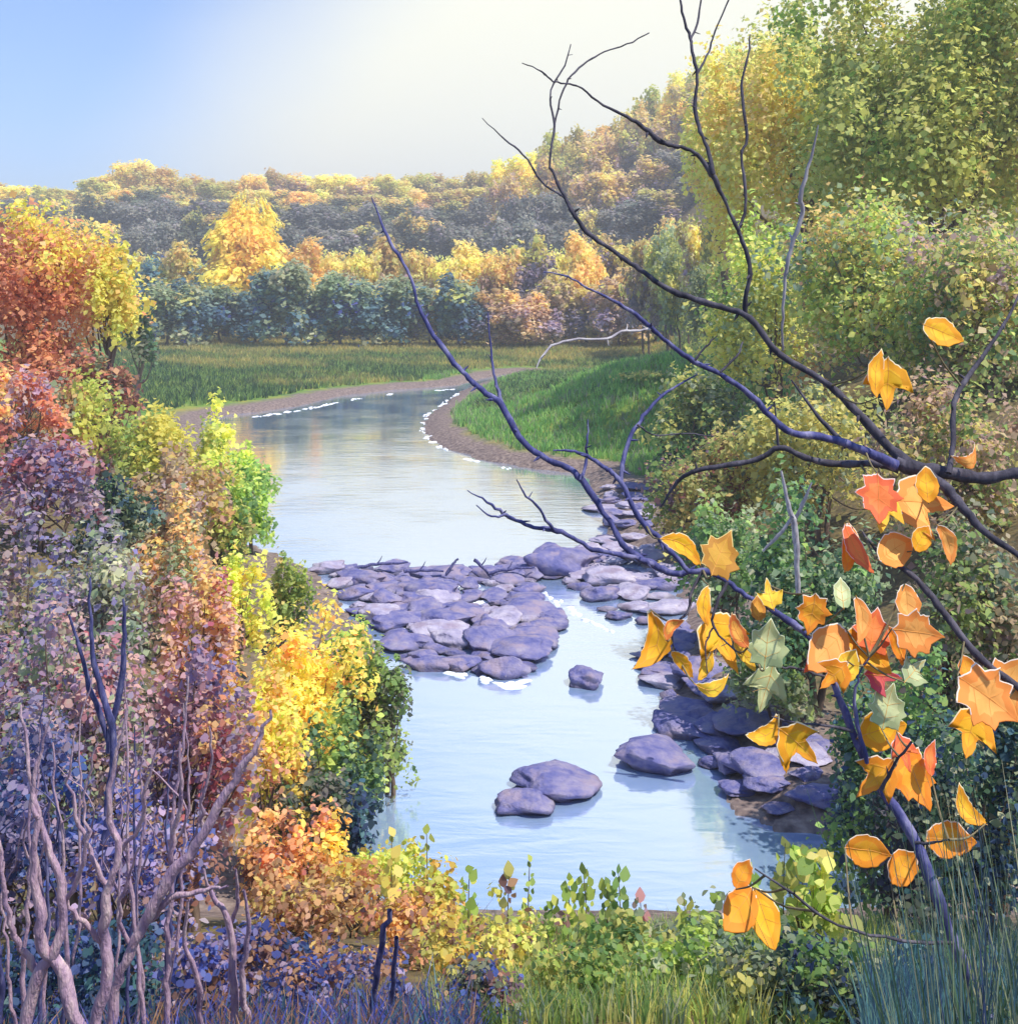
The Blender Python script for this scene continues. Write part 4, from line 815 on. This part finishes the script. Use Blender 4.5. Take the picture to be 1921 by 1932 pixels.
# driftwood caught at the head of the rapids
for i, (x, y, l, an, lb) in enumerate([(720,1070,1.5,4,'leftmost long grey stick lying along the head of the rapids'),(800,1082,1.1,-3,'short grey stick lying level at the head of the rapids'),(850,1078,.7,50,'short stick poking up left of the rapids middle'),(912,1078,.75,-48,'stick poking up from the middle of the rapids crest'),(965,1080,1.3,5,'long stick near the humped boulder at the head of the rapids')]):
    p = WP(x, y, .25); a = rad(an); dx = np.array((math.cos(a), .15, math.sin(a))); A = Acc()
    pts = smooth_line([p * 0 - dx * l / 2, dx * 0 + (0, 0, .05), dx * l / 2 + (0, 0, .02)], 5, rng, .012); A.tube(pts, np.linspace(.055, .03, len(pts)), 7)
    A.tube(np.array([pts[4], pts[4] + (.1, .02, .12), pts[4] + (.16, .03, .24)]), [.025, .018, .008], 5)
    tag(obj('driftwood', A.mesh('driftwood'), M_blue, loc=p + (0, 0, .05)), lb, 'driftwood', 'sticks at the head of the rapids')
# foam
m, N, L = mat('foam'); o_ = N('ShaderNodeOutputMaterial'); p = N('ShaderNodeBsdfPrincipled'); p.inputs['Base Color'].default_value = (.8, .82, .86, 1); p.inputs['Roughness'].default_value = .7; L(p.outputs[0], o_.inputs[0])
M_foam = m
def foam(name, lines, label, wd_=(.1, .45), dens=3.0):
    V = []; Fc = []; 
    for ln in lines:
        W_ = np.array([WP(x, y)[:2] for x, y in ln]); S = smooth_line(W_, 6)
        for i in range(len(S) - 1):
            L_ = np.linalg.norm(S[i + 1] - S[i])
            if name == 'foam_line' and wob(S[i][0], S[i][1], .9, 2.0) < -.05: continue
            for _ in range(max(1, int(L_ * dens))):
                c = S[i] + (S[i + 1] - S[i]) * rng.random() + rng.normal(0, wd_[1] * .7, 2); rx_, ry_ = rng.uniform(*wd_) * 1.9, rng.uniform(*wd_) * .9; n = 11; b = len(V)
                ta = (S[i + 1] - S[i]) / max(L_, 1e-6); na = np.array((-ta[1], ta[0]))
                V.append((*c, .035 + .02 * rng.random()))
                for s2 in (.65, 1.0):
                    for k in range(n):
                        a = 2 * math.pi * k / n; r2 = s2 * (1 + .35 * math.sin(3 * a + c[0] * 9) * rng.uniform(.4, 1)); q = c + ta * math.cos(a) * rx_ * r2 + na * math.sin(a) * ry_ * r2
                        V.append((q[0], q[1], .022 if s2 < 1 else -.01))
                for k in range(n):
                    j = (k + 1) % n; Fc.append((b, b + 1 + k, b + 1 + j)); Fc.append((b + 1 + k, b + 1 + n + k, b + 1 + n + j, b + 1 + j))
    me = mesh(name, np.array(V), Fc, smooth=True); return tag(obj(name, me, M_foam), label, 'foam', kind='stuff')
foam('foam_line', [[(480,786),(560,775),(650,757),(740,743),(860,734)], [(868,742),(830,768),(805,790),(800,812),(835,846),(900,871),(1000,888),(1080,885)]], 'broken white foam lining both shores of the upper pool', (.03, .2), 5)
foam('rapids_foam', [[(700,1085),(780,1100),(900,1105),(990,1092)],[(700,1165),(760,1185),(830,1195),(900,1190),(960,1175),(1020,1160)],[(850,1150),(900,1140),(960,1130)],[(840,1268),(900,1280),(960,1295),(1000,1285)],[(780,1120),(860,1125),(930,1115)],[(1010,1110),(1060,1140),(1100,1165),(1150,1190)],[(900,1230),(960,1225),(1010,1235)]], 'white water flecks between the stones of the rapids', (.04, .14), 3)

# ------------------------------------------------------------------ sprigs and grasses in the foreground
def sprig(x, ytop, ybot, D, pal, label, nl=9, lp=24, lean=0, name='sprig'):
    b = PX(x, ybot, D); g = gz(b[0], b[1]); b0 = b.copy(); b0[2] = g; t = PX(x + lean, ytop, D); e = empty(name, b0, label, 'plant')
    ln = smooth_line([b0 - b0 + (0, 0, -.05), (b0 + t) / 2 - b0 + rng.normal(0, .02, 3), t - b0], 6); obj('stem', mesh('stem', *tube(ln, np.linspace(.009, .003, len(ln)), 6), smooth=True), M_stalk, e)
    P = []
    for k in range(nl):
        f = .12 + .88 * (k + 1) / nl; q = ln[min(len(ln) - 1, int(f * (len(ln) - 1)))]; a = k * 2.4; P.append(q + np.array((math.cos(a), math.sin(a) * .6, .25)) * lp * D / F * .62)
    P = np.array(P); P[-1] = ln[-1]; Nn = np.stack([rng.normal(0, .5, nl), -np.ones(nl), rng.normal(.4, .4, nl)], 1)
    V, Fq = leaf_faces(P, Nn, lp * D / F, rng, 'oval', updir=np.array((0, 0, 1.))); cl = pick(pal, rng, nl)
    obj('leaves', mesh('leaves', V, Fq, cl), M_leaf, e); return e
SP = [(800,1565,1800,'lime sprig standing highest at the left of the near shore',LIM,12,20),(885,1640,1830,'small round leaved sprig right of the highest lime one',LIM,8,22),(955,1640,1850,'brown leafed sprig at the centre of the near shore',BRN+YOL,9,20),(1002,1620,1850,'tall pointed green sprig left of the bright clump',LIM,9,16),
 (1070,1655,1860,'bright lime clump sprig with yellow upper leaves',LIM+YGR,14,20),(1105,1640,1860,'bright green sprig with the tallest round tip leaf',LIM,14,22),(1140,1665,1860,'bright green sprig between the tall tip and the dark tip',LIM+GRN,13,22),(1172,1640,1860,'sprig with a dark green tip leaf',GRN,12,22),
 (1215,1690,1860,'rosy leafed sprig right of the bright green clump',PNK+SAG,10,22),(740,1570,1800,'yellow sprig beside the golden bush on the near shore',YGR,10,24),(1040,1700,1880,'low lime sprig in front of the bright clump',LIM,10,20),(1295,1690,1870,'sage sprig in the gap right of the rosy one',SAG+LIM,11,24),(1420,1640,1850,'yellow green sprig behind the three hanging orange leaves',LIM+YOL,13,26),(1480,1590,1830,'tall yellow green sprig left of the lobed bush',YOL+LIM,14,28)]
for (x, yt, yb, lb, pl, nl, lp) in SP: sprig(x, yt, yb, 10.2, pl, lb, nl + 12, lp * .85, rng.uniform(-8, 8))
n = 5200; x = rng.uniform(820, 1990, n); D = rng.uniform(6.5, 11.5, n); X = (x - CX) * D / F; g = ground(X, D)
P = np.stack([X, D, g], 1); cr2 = pick(GRN + LIM + YOL + SAG, rng, n); w = (sst(x, 1450, 1850) > rng.random(n))[:, None]; cr2 = np.where(w, pick(BLG + DGR + SAG, rng, n), cr2)
blades('bank_grass', P, .22, .006, cr2, rng, label='long grass blades along the bottom of the near bank', cat='grass', per=5, lean=.22)
n = 1500; x = rng.uniform(-60, 900, n); D = rng.uniform(4.6, 8.0, n); X = (x - CX) * D / F; g = ground(X, D)
blades('undergrowth', np.stack([X, D, g], 1), .25, .007, pick(BLU + BLG + BRN, rng, n), rng, label='dark bluish grass under the left thicket', cat='grass', per=4, lean=.3)
n = 420; x = rng.uniform(1760, 2120, n); D = rng.uniform(1.95, 2.42, n); X = (x - CX) * D / F; g = ground(X, D)
blades('near_reeds', np.stack([X, D, g], 1), 1.06, .0035, pick(DGR + BLG + SAG, rng, n), rng, label='dark green reeds in front of the leaning stem at the bottom right', cat='reeds', per=3, lean=.09)
shrub('thicket_bush', 1850, 1745, 120, 2.35, DGR + BLG + SAG, 'small dark green bush hiding the foot of the leaning sapling', leafpx=15, dens=.5)
n = 1500; x = rng.uniform(1640, 2050, n); D = rng.uniform(4.6, 6.6, n); X = (x - CX) * D / F; g = ground(X, D)
blades('reeds', np.stack([X, D, g], 1), .5, .008, pick(BLG + [('4a8088', 2), ('6f9a80', 1)], rng, n), rng, label='tall blue green reeds in the bottom right corner', cat='reeds', per=3, lean=.12)

# ------------------------------------------------------------------ the valley's autumn haze
import bmesh
bm = bmesh.new(); bmesh.ops.create_cube(bm, size=1); me = bpy.data.meshes.new('haze'); bm.to_mesh(me); bm.free()
zmax = 130.0
for v in me.vertices:
    v.co.x = v.co.x * 20600; v.co.y = 3000 * (v.co.y + .5) * 1.05 - 80; v.co.z = -8 + (zmax + 8) * (v.co.z + .5)
m, N, L = mat('haze'); o_ = N('ShaderNodeOutputMaterial'); pv = N('ShaderNodeVolumePrincipled')
pv.inputs['Density'].default_value = .001; pv.inputs['Color'].default_value = (.97, .96, .96, 1); pv.inputs['Anisotropy'].default_value = 0
L(pv.outputs[0], o_.inputs['Volume']); tag(obj('haze', me, m), 'pale autumn haze filling the valley', 'haze', kind='stuff')
